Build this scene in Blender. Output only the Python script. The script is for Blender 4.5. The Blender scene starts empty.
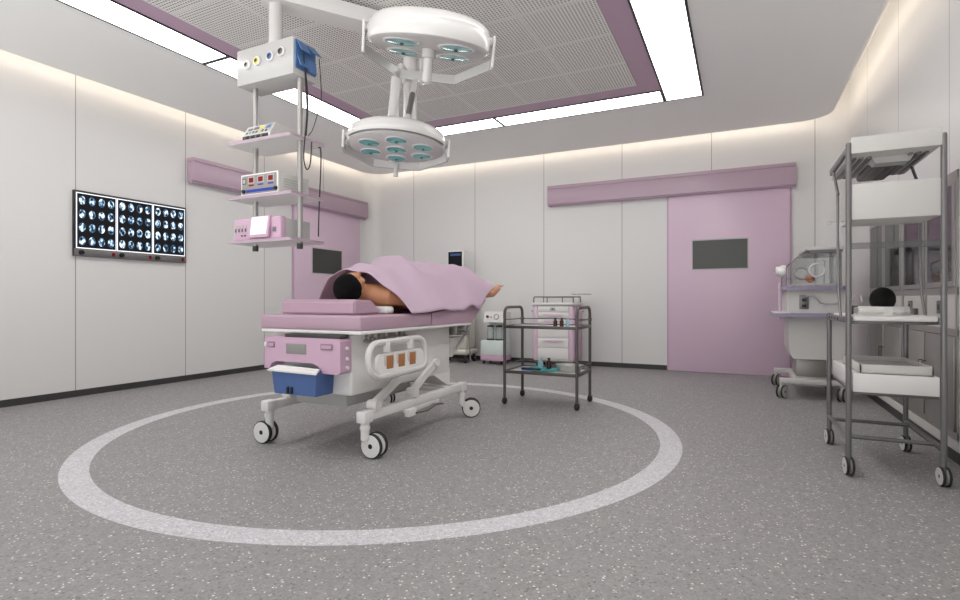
import bpy, bmesh, math, random
from mathutils import Vector, Matrix
random.seed(7)
PI = math.pi
scene = bpy.context.scene
COL = scene.collection

# ------------------------------------------------------------------ materials
def lin(c):
    return tuple(((v / 255) / 12.92 if v / 255 <= .04045 else ((v / 255 + .055) / 1.055) ** 2.4) for v in c) + (1,)

def new_mat(name):
    m = bpy.data.materials.new(name); m.use_nodes = True
    nt = m.node_tree
    return m, nt, nt.nodes['Principled BSDF'], nt.nodes['Material Output']

def P(name, rgb, rough=.5, metal=0., spec=.5, grain=.0, gscale=40., coat=0., bump=0.):
    m, nt, b, o = new_mat(name)
    b.inputs['Base Color'].default_value = lin(rgb)
    b.inputs['Roughness'].default_value = rough
    b.inputs['Metallic'].default_value = metal
    b.inputs['Specular IOR Level'].default_value = spec
    b.inputs['Coat Weight'].default_value = coat
    if grain or bump:
        tc = nt.nodes.new('ShaderNodeTexCoord'); nz = nt.nodes.new('ShaderNodeTexNoise')
        nz.inputs['Scale'].default_value = gscale; nz.inputs['Detail'].default_value = 3
        nt.links.new(tc.outputs['Object'], nz.inputs['Vector'])
        if grain:
            mx = nt.nodes.new('ShaderNodeMix'); mx.data_type = 'RGBA'
            c = lin(rgb)
            mx.inputs['A'].default_value = tuple(v * (1 - grain) for v in c[:3]) + (1,)
            mx.inputs['B'].default_value = tuple(min(1, v * (1 + grain)) for v in c[:3]) + (1,)
            nt.links.new(nz.outputs['Fac'], mx.inputs['Factor'])
            nt.links.new(mx.outputs['Result'], b.inputs['Base Color'])
        if bump:
            bp = nt.nodes.new('ShaderNodeBump'); bp.inputs['Strength'].default_value = bump
            bp.inputs['Distance'].default_value = .002
            nt.links.new(nz.outputs['Fac'], bp.inputs['Height'])
            nt.links.new(bp.outputs['Normal'], b.inputs['Normal'])
    return m

def EM(name, rgb, strength):
    m, nt, b, o = new_mat(name)
    b.inputs['Base Color'].default_value = (.02, .02, .02, 1)
    b.inputs['Emission Color'].default_value = lin(rgb)
    b.inputs['Emission Strength'].default_value = strength
    return m

def GLASS(name, tint, refl=.12, rough=.02, k=.5):
    """thin clear sheet: tinted see-through plus mirror reflection by angle"""
    m = bpy.data.materials.new(name); m.use_nodes = True
    nt = m.node_tree; nt.nodes.clear()
    o = nt.nodes.new('ShaderNodeOutputMaterial'); mx = nt.nodes.new('ShaderNodeMixShader')
    t = nt.nodes.new('ShaderNodeBsdfTransparent'); g = nt.nodes.new('ShaderNodeBsdfGlossy')
    t.inputs['Color'].default_value = tint + (1,)
    g.inputs['Roughness'].default_value = rough
    lw = nt.nodes.new('ShaderNodeLayerWeight'); lw.inputs['Blend'].default_value = .35
    mt = nt.nodes.new('ShaderNodeMath'); mt.operation = 'MULTIPLY_ADD'
    nt.links.new(lw.outputs['Fresnel'], mt.inputs[0]); mt.inputs[1].default_value = k; mt.inputs[2].default_value = refl
    mt.use_clamp = True
    nt.links.new(mt.outputs[0], mx.inputs[0]); nt.links.new(t.outputs[0], mx.inputs[1]); nt.links.new(g.outputs[0], mx.inputs[2])
    nt.links.new(mx.outputs[0], o.inputs['Surface'])
    return m

def math_node(nt, op, a, b=None, c=None):
    n = nt.nodes.new('ShaderNodeMath'); n.operation = op
    for i, v in enumerate((a, b, c)):
        if v is None: continue
        if isinstance(v, (int, float)): n.inputs[i].default_value = v
        else: nt.links.new(v, n.inputs[i])
    return n.outputs[0]

def wall_mat(name, axis, offset, rgb=(219, 218, 217)):
    """glossy wall cladding, thin dark joints every 1.216 m along one axis"""
    m, nt, b, o = new_mat(name)
    g = nt.nodes.new('ShaderNodeNewGeometry'); s = nt.nodes.new('ShaderNodeSeparateXYZ')
    nt.links.new(g.outputs['Position'], s.inputs[0])
    p = s.outputs[axis]
    f = math_node(nt, 'FRACT', math_node(nt, 'ADD', math_node(nt, 'DIVIDE', math_node(nt, 'SUBTRACT', p, offset), 1.2165), 100.5))
    d = math_node(nt, 'MULTIPLY', math_node(nt, 'ABSOLUTE', math_node(nt, 'SUBTRACT', f, .5)), 1.2165)
    line = math_node(nt, 'LESS_THAN', d, .0045)
    mx = nt.nodes.new('ShaderNodeMix'); mx.data_type = 'RGBA'
    mx.inputs['A'].default_value = lin(rgb); mx.inputs['B'].default_value = lin((150, 145, 141))
    nt.links.new(line, mx.inputs['Factor']); nt.links.new(mx.outputs['Result'], b.inputs['Base Color'])
    b.inputs['Roughness'].default_value = .3; b.inputs['Specular IOR Level'].default_value = .35
    return m

def terrazzo(name, base, chip, dark, rough=.5):
    m, nt, b, o = new_mat(name)
    tc = nt.nodes.new('ShaderNodeTexCoord')
    def vor(scale):
        v = nt.nodes.new('ShaderNodeTexVoronoi'); v.inputs['Scale'].default_value = scale
        nt.links.new(tc.outputs['Object'], v.inputs['Vector'])
        s = nt.nodes.new('ShaderNodeSeparateColor'); nt.links.new(v.outputs['Color'], s.inputs[0])
        return v, s
    nz = nt.nodes.new('ShaderNodeTexNoise'); nz.inputs['Scale'].default_value = 22; nz.inputs['Detail'].default_value = 5
    nt.links.new(tc.outputs['Object'], nz.inputs['Vector'])
    v1, s1 = vor(100); v2, s2 = vor(66); v3, s3 = vor(120)
    def mix(a, bcol, fac):
        x = nt.nodes.new('ShaderNodeMix'); x.data_type = 'RGBA'
        if isinstance(a, tuple): x.inputs['A'].default_value = a
        else: nt.links.new(a, x.inputs['A'])
        x.inputs['B'].default_value = bcol
        nt.links.new(fac, x.inputs['Factor'])
        return x.outputs['Result']
    def mul(a, b2): return math_node(nt, 'MULTIPLY', a, b2)
    c0 = lin(base); 
    c = mix(tuple(x * .80 for x in c0[:3]) + (1,), tuple(x * 1.2 for x in c0[:3]) + (1,), nz.outputs['Fac'])
    # mid-tone mottling
    c = mix(c, tuple(x * 1.3 for x in c0[:3]) + (1,), mul(math_node(nt, 'GREATER_THAN', s3.outputs[0], .80), .5))
    c = mix(c, tuple(x * .70 for x in c0[:3]) + (1,), mul(math_node(nt, 'LESS_THAN', s3.outputs[1], .20), .6))
    w = mul(math_node(nt, 'GREATER_THAN', s1.outputs[0], .945), math_node(nt, 'LESS_THAN', v1.outputs['Distance'], .42))
    c = mix(c, lin(chip), w)
    w2 = mul(math_node(nt, 'GREATER_THAN', s2.outputs[1], .955), math_node(nt, 'LESS_THAN', v2.outputs['Distance'], .33))
    c = mix(c, lin(chip), mul(w2, .85))
    k = mul(math_node(nt, 'GREATER_THAN', s2.outputs[2], .95), math_node(nt, 'LESS_THAN', v2.outputs['Distance'], .38))
    c = mix(c, lin(dark), mul(k, .5))
    nt.links.new(c, b.inputs['Base Color'])
    b.inputs['Roughness'].default_value = rough; b.inputs['Specular IOR Level'].default_value = .35
    return m

def perforated(name):
    """perforated metal ceiling: plain tile margins, a square grid of round dark holes"""
    m, nt, b, o = new_mat(name)
    g = nt.nodes.new('ShaderNodeNewGeometry'); s = nt.nodes.new('ShaderNodeSeparateXYZ')
    nt.links.new(g.outputs['Position'], s.inputs[0])
    T = .608
    def cell(p, off, t):
        return math_node(nt, 'MULTIPLY', math_node(nt, 'FRACT', math_node(nt, 'ADD', math_node(nt, 'DIVIDE', math_node(nt, 'SUBTRACT', p, off), t), 50.)), t)
    u = cell(s.outputs[0], -4.007, T); v = cell(s.outputs[1], 5.714, .602)
    sp = .0275
    def hole(p): return math_node(nt, 'SUBTRACT', math_node(nt, 'MULTIPLY', math_node(nt, 'FRACT', math_node(nt, 'DIVIDE', p, sp)), sp), sp / 2)
    hu, hv = hole(u), hole(v)
    d = math_node(nt, 'SQRT', math_node(nt, 'ADD', math_node(nt, 'MULTIPLY', hu, hu), math_node(nt, 'MULTIPLY', hv, hv)))
    h = math_node(nt, 'LESS_THAN', d, .0080)
    def inside(p, t): return math_node(nt, 'LESS_THAN', math_node(nt, 'ABSOLUTE', math_node(nt, 'SUBTRACT', p, t / 2)), t / 2 - .0138)
    h = math_node(nt, 'MULTIPLY', h, math_node(nt, 'MULTIPLY', inside(u, T), inside(v, .602)))
    def joint(p, t): return math_node(nt, 'GREATER_THAN', math_node(nt, 'ABSOLUTE', math_node(nt, 'SUBTRACT', p, t / 2)), t / 2 - .003)
    j = math_node(nt, 'MAXIMUM', joint(u, T), joint(v, .602))
    mx = nt.nodes.new('ShaderNodeMix'); mx.data_type = 'RGBA'
    mx.inputs['A'].default_value = lin((238, 236, 232)); mx.inputs['B'].default_value = lin((118, 116, 114))
    nt.links.new(math_node(nt, 'MAXIMUM', h, math_node(nt, 'MULTIPLY', j, .35)), mx.inputs['Factor'])
    nt.links.new(mx.outputs['Result'], b.inputs['Base Color'])
    b.inputs['Roughness'].default_value = .5
    return m

def film_mat(name, seed):
    """backlit film of scan slices: 4 x 4 round slices, blue-white on black"""
    m, nt, b, o = new_mat(name)
    tc = nt.nodes.new('ShaderNodeTexCoord'); s = nt.nodes.new('ShaderNodeSeparateXYZ')
    nt.links.new(tc.outputs['Generated'], s.inputs[0])
    u = math_node(nt, 'MULTIPLY', s.outputs[1], 4.); v = math_node(nt, 'MULTIPLY', s.outputs[2], 4.)
    fu = math_node(nt, 'SUBTRACT', math_node(nt, 'FRACT', u), .5); fv = math_node(nt, 'SUBTRACT', math_node(nt, 'FRACT', v), .5)
    d = math_node(nt, 'SQRT', math_node(nt, 'ADD', math_node(nt, 'POWER', math_node(nt, 'MULTIPLY', fu, 1.1), 2.), math_node(nt, 'POWER', math_node(nt, 'MULTIPLY', fv, 1.12), 2.)))
    cb = nt.nodes.new('ShaderNodeCombineXYZ'); nt.links.new(u, cb.inputs[0]); nt.links.new(v, cb.inputs[1]); cb.inputs[2].default_value = seed
    nz = nt.nodes.new('ShaderNodeTexNoise'); nz.inputs['Scale'].default_value = 3.3; nz.inputs['Detail'].default_value = 3
    nt.links.new(cb.outputs[0], nz.inputs['Vector'])
    disc = math_node(nt, 'LESS_THAN', d, .36)
    ring = math_node(nt, 'MULTIPLY', disc, math_node(nt, 'GREATER_THAN', d, .31))
    cut = nt.nodes.new('ShaderNodeMapRange'); cut.inputs[1].default_value = .42; cut.inputs[2].default_value = .62
    nt.links.new(nz.outputs['Fac'], cut.inputs[0])
    val = math_node(nt, 'MULTIPLY', disc, cut.outputs[0])
    val = math_node(nt, 'MAXIMUM', val, math_node(nt, 'MULTIPLY', ring, .35))
    cr = nt.nodes.new('ShaderNodeValToRGB'); e = cr.color_ramp.elements
    e[0].position = 0; e[0].color = (.004, .004, .006, 1); e[1].position = 1; e[1].color = (.95, .98, 1, 1)
    x = cr.color_ramp.elements.new(.35); x.color = (.06, .14, .26, 1)
    y = cr.color_ramp.elements.new(.65); y.color = (.40, .62, .80, 1)
    nt.links.new(val, cr.inputs[0])
    b.inputs['Base Color'].default_value = (.01, .01, .01, 1)
    nt.links.new(cr.outputs[0], b.inputs['Emission Color']); b.inputs['Emission Strength'].default_value = 1.
    b.inputs['Roughness'].default_value = .7; b.inputs['Specular IOR Level'].default_value = .05
    return m

M = {}
M['white'] = P('white_enamel', (226, 224, 222), .35)
M['white_gloss'] = P('white_gloss_plastic', (206, 204, 202), .22, spec=.4, coat=.15)
M['lamp_face'] = P('matt_lamp_face', (206, 203, 202), .6, spec=.25)
M['offwhite'] = P('offwhite_plastic', (200, 198, 194), .45)
M['grey_plastic'] = P('pale_grey_plastic', (178, 177, 175), .5)
M['beige'] = P('beige_plastic', (200, 198, 186), .5)
M['mint'] = P('pale_mint_plastic', (212, 222, 219), .4)
M['lilac'] = P('lilac_panel', (212, 187, 205), .33, grain=.02, gscale=3)
M['lilac_header'] = P('lilac_header_paint', (182, 158, 173), .3)
M['grey_label'] = P('grey_label', (140, 138, 135), .5)
M['recess_shade'] = P('mauve_recess_shade', (150, 118, 138), .6)  # darker mauve stands in for shade inside the grip hollows
M['pale_grey'] = P('pale_grey_enamel', (208, 206, 203), .45)
M['lilac_dark'] = P('lilac_trim', (188, 160, 180), .4)
M['lilac_ceiling'] = P('lilac_ceiling_band', (190, 160, 182), .45)
M['pink'] = P('pink_plastic', (198, 164, 186), .4)
M['pink_vinyl'] = P('pink_vinyl', (178, 149, 165), .5, grain=.05, gscale=300, bump=.25)
M['cloth'] = P('pink_drape_cloth', (202, 178, 196), .85, spec=.2, grain=.03, gscale=250, bump=.2)
M['violet'] = P('violet_edge', (152, 142, 166), .4)
M['grey_metal'] = P('grey_painted_steel', (122, 120, 120), .35, metal=.55)
M['dark_metal'] = P('dark_steel_tube', (98, 95, 93), .38, metal=.5)
M['chrome'] = P('chrome', (225, 225, 225), .15, metal=1.)
M['steel'] = P('brushed_steel', (168, 166, 163), .38, metal=.75)
M['bright_steel'] = P('polished_steel', (205, 204, 201), .3, metal=.5)
M['head_white'] = P('satin_white_casing', (186, 185, 183), .24, spec=.4)
M['rubber'] = P('black_rubber', (34, 33, 33), .6)
M['black'] = P('black_plastic', (18, 18, 19), .35)
M['dark'] = P('dark_skirting', (56, 54, 53), .5)
M['window'] = P('dark_glass', (58, 59, 56), .22)
M['blue'] = P('blue_plastic', (76, 112, 160), .45)
M['bluebin'] = P('blue_tray_plastic', (72, 100, 152), .5)
M['blue_bright'] = P('blue_ink', (22, 46, 150), .4)
M['red'] = P('red_display', (122, 16, 13), .5, spec=.2)
M['yellow'] = P('yellow_ring', (222, 206, 90), .5)
M['brown'] = P('brown_panel', (172, 116, 74), .5, grain=.1, gscale=60)
M['teal'] = P('teal_lens', (86, 172, 172), .12, coat=.6)
M['tealcloth'] = P('teal_cloth', (84, 200, 205), .7)
M['navy'] = P('navy_plastic', (26, 36, 110), .4)
M['amber'] = P('brown_glass', (66, 38, 26), .15)
M['bottleblue'] = P('blue_clear_bottle', (150, 196, 208), .2)
M['towel'] = P('white_linen', (226, 225, 222), .9, bump=.2, gscale=200)
M['skin'] = P('skin', (196, 140, 104), .5, grain=.05, gscale=20)
M['skin_pink'] = P('skin_rosy', (226, 168, 140), .5, grain=.05, gscale=20)
M['skin_brown'] = P('skin_reddish', (186, 112, 78), .5, grain=.08, gscale=30)
M['hair'] = P('black_hair', (9, 8, 8), .75, spec=.12, bump=.6, gscale=90)
M['ceiling'] = P('painted_ceiling', (249, 249, 247), .6, spec=.3)
M['panel_light'] = EM('light_panel', (255, 254, 252), 5.6)
M['cove_led'] = EM('cove_led', (255, 240, 222), 5.)
M['edge_led'] = EM('edge_led', (255, 240, 222), 4.5)
M['screen_white'] = EM('lit_screen', (250, 250, 255), 1.1)
M['film_back'] = EM('film_backlight', (246, 248, 255), 1.0)
M['screen_blue'] = EM('screen_blue', (30, 80, 140), .45)
M['film1'] = film_mat('scan_film_a', 3.1); M['film2'] = film_mat('scan_film_b', 11.7); M['film3'] = film_mat('scan_film_c', 23.4)
M['glass'] = GLASS('cabinet_glass', (.62, .62, .62), .10)
M['acrylic'] = GLASS('clear_acrylic', (.93, .935, .935), .03)
M['guard'] = GLASS('clear_guard_sheet', (.95, .95, .95), .0, .2, .12)
M['screen_off'] = P('dark_screen', (10, 12, 20), .6, spec=.2)
M['acrylic_grey'] = GLASS('grey_acrylic', (.62, .62, .62), .06)
M['jar'] = GLASS('clear_jar', (.98, .99, .99), .03)
M['interior'] = P('cabinet_inside', (150, 146, 142), .6)
M['wall_y'] = wall_mat('wall_cladding_side', 1, 4.338)
M['wall_yr'] = wall_mat('wall_cladding_far_side', 1, 4.37)
M['wall_x'] = wall_mat('wall_cladding_back', 0, -1.570)
M['floor'] = terrazzo('speckled_vinyl', (142, 140, 140), (222, 217, 211), (84, 82, 82))
M['ring'] = terrazzo('pale_vinyl', (194, 192, 196), (226, 224, 224), (140, 139, 146))
M['perf'] = perforated('perforated_tiles')

# ------------------------------------------------------------------ mesh builder
def wloc(o):
    v = Vector((0, 0, 0))
    while o is not None:
        v += o.location; o = o.parent
    return v

class MB:
    def __init__(s): s.bm = bmesh.new(); s.mi = 0
    def m(s, i): s.mi = i; return s
    def raw(s, verts, faces, T=None):
        vs = [s.bm.verts.new(T @ Vector(v) if T else Vector(v)) for v in verts]
        for f in faces:
            try:
                fc = s.bm.faces.new([vs[i] for i in f]); fc.material_index = s.mi
            except ValueError: pass
        return s
    def box(s, x0, x1, y0, y1, z0, z1, bev=0., seg=2, T=None):
        x0, x1 = sorted((x0, x1)); y0, y1 = sorted((y0, y1)); z0, z1 = sorted((z0, z1))
        t = bmesh.new()
        vs = [t.verts.new(p) for p in ((x0,y0,z0),(x1,y0,z0),(x1,y1,z0),(x0,y1,z0),(x0,y0,z1),(x1,y0,z1),(x1,y1,z1),(x0,y1,z1))]
        for f in ((3,2,1,0),(4,5,6,7),(0,1,5,4),(1,2,6,5),(2,3,7,6),(3,0,4,7)): t.faces.new([vs[i] for i in f])
        if bev:
            bmesh.ops.bevel(t, geom=list(t.edges), offset=min(bev, .49*min(x1-x0, y1-y0, z1-z0)), segments=seg, affect='EDGES', profile=.5)
        return s.merge(t, T)
    def merge(s, t, T=None):
        t.verts.index_update(); mp = {}
        for v in t.verts: mp[v.index] = s.bm.verts.new(T @ v.co if T else v.co)
        for f in t.faces:
            try:
                n = s.bm.faces.new([mp[v.index] for v in f.verts]); n.material_index = s.mi
            except ValueError: pass
        t.free(); return s
    def cyl(s, p0, p1, r, r1=None, n=20):
        return s.tube([p0, p1], r, n=n, r1=r1)
    def tube(s, pts, r, n=10, closed=False, r1=None, flat=None):
        """round (or, with flat=(w,h), rectangular) bar along a path"""
        pts = [Vector(p) for p in pts]; N = len(pts); rings = []
        up = None
        for i, p in enumerate(pts):
            a = pts[(i-1) % N] if (closed or i > 0) else None
            b = pts[(i+1) % N] if (closed or i < N-1) else None
            d = ((p-a).normalized() if a is not None else Vector()) + ((b-p).normalized() if b is not None else Vector())
            d.normalize()
            if up is None:
                up = Vector((0,0,1)) if abs(d.z) < .9 else Vector((1,0,0))
            sx = d.cross(up)
            if sx.length < 1e-5: sx = d.cross(Vector((0,1,0)))
            sx.normalize(); uy = sx.cross(d).normalized(); up = uy
            sc = 1.
            if a is not None and b is not None:
                c = (p-a).normalized().dot((b-p).normalized()); sc = 1/max(.5, math.sqrt(max(0,(1+c)/2)))
            rr = r if (r1 is None or N == 1) else r + (r1-r)*i/(N-1)
            if flat:
                w, h = flat
                ring = [p + sx*w/2*cx*sc + uy*h/2*cy for cx, cy in ((1,1),(-1,1),(-1,-1),(1,-1))]
            else:
                ring = [p + (sx*math.cos(2*PI*k/n) + uy*math.sin(2*PI*k/n))*rr for k in range(n)]
            rings.append([s.bm.verts.new(q) for q in ring])
        n = len(rings[0])
        def F(vs):
            f = s.bm.faces.new(vs); f.material_index = s.mi
        for i in range(N if closed else N-1):
            A, B = rings[i], rings[(i+1) % N]
            for k in range(n): F((A[k], A[(k+1) % n], B[(k+1) % n], B[k]))
        if not closed:
            F(rings[0][::-1]); F(rings[-1])
        return s
    def lathe(s, prof, T=None, n=32):
        """prof: (radius, height) bottom to top round local Z"""
        rings = []
        for r, z in prof:
            if r < 1e-6: rings.append([s.bm.verts.new(T @ Vector((0,0,z)) if T else (0,0,z))])
            else:
                rings.append([s.bm.verts.new((T @ Vector((r*math.cos(2*PI*k/n), r*math.sin(2*PI*k/n), z))) if T else (r*math.cos(2*PI*k/n), r*math.sin(2*PI*k/n), z)) for k in range(n)])
        for A, B in zip(rings, rings[1:]):
            if len(A) == 1 and len(B) == 1: continue
            for k in range(n):
                q = [A[k % len(A)], A[(k+1) % len(A)] if len(A) > 1 else None, B[(k+1) % len(B)] if len(B) > 1 else None, B[k % len(B)]]
                q = [v for v in q if v is not None]
                try:
                    f = s.bm.faces.new(q); f.material_index = s.mi
                except ValueError: pass
        return s
    def prism(s, poly, axis, a, b):
        """polygon extruded along an axis: 'x' poly=(y,z), 'y' poly=(x,z), 'z' poly=(x,y)"""
        def mk(p, t):
            return {'x': (t, p[0], p[1]), 'y': (p[0], t, p[1]), 'z': (p[0], p[1], t)}[axis]
        n = len(poly)
        return s.raw([mk(p, a) for p in poly] + [mk(p, b) for p in poly],
                     [tuple(range(n))[::-1], tuple(range(n, 2*n))] + [(i, (i+1) % n, n+(i+1) % n, n+i) for i in range(n)])
    def build(s, name, mats, parent=None, angle=35, recalc=True):
        if not isinstance(mats, (list, tuple)): mats = [mats]
        if recalc: bmesh.ops.recalc_face_normals(s.bm, faces=s.bm.faces)
        if parent is not None:
            off = wloc(parent)
            for v in s.bm.verts: v.co -= off
        me = bpy.data.meshes.new(name); s.bm.to_mesh(me); s.bm.free()
        for k in mats: me.materials.append(M[k])
        me.polygons.foreach_set('use_smooth', [True]*len(me.polygons))
        me.set_sharp_from_angle(angle=math.radians(angle))
        o = bpy.data.objects.new(name, me); COL.objects.link(o)
        if parent is not None: o.parent = parent
        return o

def tag(o, label, cat, group=None):
    o['label'] = label; o['category'] = cat
    if group: o['group'] = group
    return o
def thing(name, label, cat, loc, group=None):
    o = bpy.data.objects.new(name, None); COL.objects.link(o); o.location = loc; o.empty_display_size = .1
    return tag(o, label, cat, group)
def struct(o, label=None):
    o['kind'] = 'structure'
    if label: o['label'] = label
    return o
def dup(root, loc, label):
    r = root.copy(); COL.objects.link(r); r.location = loc; r['label'] = label
    for ch in list(root.children):
        c = ch.copy(); COL.objects.link(c); c.parent = r
        for g in ch.children:
            d = g.copy(); COL.objects.link(d); d.parent = c
    return r
def at(x, y, z, rx=0, ry=0, rz=0):
    return Matrix.Translation((x, y, z)) @ Matrix.Rotation(rz, 4, 'Z') @ Matrix.Rotation(ry, 4, 'Y') @ Matrix.Rotation(rx, 4, 'X')
def arc(cx, cy, r, a0, a1, n=8):
    return [(cx + r*math.cos(math.radians(a0+(a1-a0)*i/n)), cy + r*math.sin(math.radians(a0+(a1-a0)*i/n))) for i in range(n+1)]
def rrect(x0, x1, y0, y1, r, n=6):
    return arc(x1-r, y0+r, r, -90, 0, n) + arc(x1-r, y1-r, r, 0, 90, n) + arc(x0+r, y1-r, r, 90, 180, n) + arc(x0+r, y0+r, r, 180, 270, n)
def axisT(p, d):
    """matrix taking local Z to direction d at p"""
    return Matrix.Translation(p) @ Vector((0,0,1)).rotation_difference(Vector(d).normalized()).to_matrix().to_4x4()

# ------------------------------------------------------------------ room
XL, XR, YB, YF = -6.171, 1.2, 8.019, -.82
ZC, ZT = 3.25, 3.66                        # soffit, top of the cove
CR = .28                                   # rounded wall corners
CABY0, CABY1, CABZ0, CABZ1 = 4.205, 6.645, .10, 1.80
def wall_path(pts, z0, z1, t=.12):
    """wall along a plan path (room side), thickness t to the outer side (right of travel)"""
    mb = MB(); P2 = [Vector(p) for p in pts]; out = []
    for i, p in enumerate(P2):
        d = Vector((0, 0))
        if i > 0: d += (p-P2[i-1]).normalized()
        if i < len(P2)-1: d += (P2[i+1]-p).normalized()
        d.normalize(); out.append(p + Vector((d.y, -d.x))*t)
    n = len(P2)
    V = [(p.x, p.y, z) for z in (z0, z1) for p in P2] + [(p.x, p.y, z) for z in (z0, z1) for p in out]
    F = []
    for i in range(n-1):
        F += [(i, i+1, n+i+1, n+i), (2*n+i, 3*n+i, 3*n+i+1, 2*n+i+1), (i, 2*n+i, 2*n+i+1, i+1), (n+i, n+i+1, 3*n+i+1, 3*n+i)]
    F += [(0, n, 3*n, 2*n), (n-1, 3*n-1, 4*n-1, 2*n-1) if False else (n-1, 2*n+n-1, 3*n+n-1, n+n-1)]
    mb.raw(V, F); return mb

fl = MB(); fl.box(XL-.12, XR+.6, YF-.12, YB+.12, -.05, 0); struct(fl.build('floor', 'floor'), 'grey speckled vinyl floor')
# pale inlaid ring
mb = MB(); cx, cy, N = -2.5, 3.6, 128
V = []
for k in range(N):
    a = 2*PI*k/N
    for r in (2.02, 2.163): 
        for z in (.0, .0012): V.append((cx+r*math.cos(a), cy+r*math.sin(a), z))
F = []
for k in range(N):
    a, b = 4*k, 4*((k+1) % N)
    F += [(a+1, a+3, b+3, b+1), (a, b, b+2, a+2), (a, a+1, b+1, b), (a+2, b+2, b+3, a+3)]
mb.raw(V, F); struct(mb.build('floor_ring', 'ring'), 'pale ring inlaid in the speckled floor')

# walls travel so that the room lies on the left: right wall (going +y), back wall (going -x), left wall (going -y), front wall
struct(wall_path([(XL+.0, YB-CR), (XL, YF)], 0, ZT).build('wall_left', 'wall_y'))
struct(wall_path([(XR, YB-CR)] + arc(XR-CR, YB-CR, CR, 0, 90, 10) + [(XR-CR, YB)] + [(XL+CR, YB)] + arc(XL+CR, YB-CR, CR, 90, 180, 10)[1:], 0, ZT).build('wall_back', 'wall_x', angle=60))
# unseen wall behind the camera; its window opening is added to brighten the room
mb = MB(); mb.box(XL, XR, YF-.12, YF, 3.10, ZT); mb.box(XL, XR, YF-.12, YF, 0, .12)
mb.box(XL, XL+.25, YF-.12, YF, .12, 3.10); mb.box(XR-.25, XR, YF-.12, YF, .12, 3.10)
struct(mb.build('wall_front', 'wall_x'))
mb = MB()
for k in range(1, 4): mb.box(XL+.25+k*1.718-.03, XL+.25+k*1.718+.03, YF-.10, YF-.02, .12, 3.10)
struct(mb.build('added_window_1', 'offwhite'))  # mullions of the added, unseen window opening
mb = MB()
t = .12
mb.box(XR, XR+t, YF, CABY0, 0, ZT); mb.box(XR, XR+t, CABY1, YB-CR, 0, ZT)
mb.box(XR, XR+t, CABY0, CABY1, CABZ1, ZT); mb.box(XR, XR+t, CABY0, CABY1, 0, CABZ0)
struct(mb.build('wall_right', 'wall_yr'))
def skirting(name, pts):
    P2 = [Vector(p) for p in pts]; inn = []
    for i, p in enumerate(P2):
        d = Vector((0, 0))
        if i > 0: d += (p-P2[i-1]).normalized()
        if i < len(P2)-1: d += (P2[i+1]-p).normalized()
        d.normalize(); inn.append(p + Vector((-d.y, d.x))*.008)
    struct(wall_path([(q.x, q.y) for q in inn], 0.0, .068, .0085).build(name, 'dark', angle=60))
skirting('baseboard_left', [(XL, 6.08), (XL, YF)])
skirting('baseboard_back', [(-.93, YB), (XL+CR, YB)] + arc(XL+CR, YB-CR, CR, 90, 180, 8)[1:] + [(XL, 7.67)])
skirting('baseboard_right', [(XR, YF), (XR, YB-CR)] + arc(XR-CR, YB-CR, CR, 0, 90, 8)[1:] + [(.59, YB)])

# ceiling: soffit slab with rounded outer corners, cove above it, upper slab
mb = MB(); mb.prism(rrect(-5.972, 1.000, YF+.2, 7.822, .32, 8), 'z', ZC, ZC+.06); 
struct(mb.build('ceiling', 'ceiling'), 'smooth off white lowered ceiling')
mb = MB(); mb.box(XL-.12, XR+.6, YF-.12, YB+.12, ZT, ZT+.1); struct(mb.build('ceiling_upper', 'ceiling'))
# warm LED strip lying on the soffit's edge, lighting the cove
mb = MB()
lp = rrect(-5.972+.04, 1.0-.04, YF+.24, 7.822-.04, .28, 6)
mb.tube([(x, y, ZC+.073) for x, y in lp], .012, n=6, closed=True)
ep = rrect(-5.972-.001, 1.001, YF+.199, 7.823, .321, 8); n = len(ep)
mb.m(1)
for k in range(n):
    (a, b), (c, d) = ep[k], ep[(k+1) % n]
    mb.raw([(a, b, ZC+.012), (c, d, ZC+.012), (c, d, ZC+.054), (a, b, ZC+.054)], [(0, 1, 2, 3)])
bmesh.ops.remove_doubles(mb.bm, verts=mb.bm.verts, dist=1e-5)
o = tag(mb.build('cove_light_strip', ['cove_led', 'edge_led']), 'warm white light strip hidden in the ceiling cove', 'light strip')

# lilac band, perforated field
LX0, LX1, LX2, LX3 = -4.590, -4.214, -.757, -.357
LY0, LY1, LY2, LY3 = .84, 1.20, 5.965, 6.322
mb = MB(); mb.box(LX1, LX2, LY1, LY2, ZC-.006, ZC); struct(mb.build('trim_1', 'lilac_ceiling'), 'lilac band framing the perforated ceiling tiles')
mb = MB(); mb.box(-4.007, -.967, 1.50, 5.714, ZC-.014, ZC-.006); struct(mb.build('ceiling_tiles', 'perf'), 'perforated grey metal ceiling tiles')
def ceiling_light(x0, x1, y0, y1, label):
    t = thing('ceiling_light', label, 'ceiling light', ((x0+x1)/2, (y0+y1)/2, ZC-.014), 'strip lights round the ceiling')
    f = MB(); w = .020
    for b in ((x0, x1, y0, y0+w), (x0, x1, y1-w, y1), (x0, x0+w, y0+w, y1-w), (x1-w, x1, y0+w, y1-w)): f.box(*b, ZC-.014, ZC)
    f.build('frame', 'black', t)
    d = MB(); d.box(x0+w, x1-w, y0+w, y1-w, ZC-.010, ZC); d.build('diffuser', 'panel_light', t)
ym = 3.40
ceiling_light(LX0, LX1, ym, LY3, 'long white light panel over the film viewer wall, ending at the back corner')
ceiling_light(LX0, LX1, LY0, ym, 'white light panel over the film viewer wall, nearest the viewer and cut by the frame')
ceiling_light(LX2, LX3, ym, LY3, 'broad white light panel on the ceiling side toward the glazed cabinets')
ceiling_light(LX2, LX3, LY0, ym, 'light panel above the camera on the side of the glazed cabinets')
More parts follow.
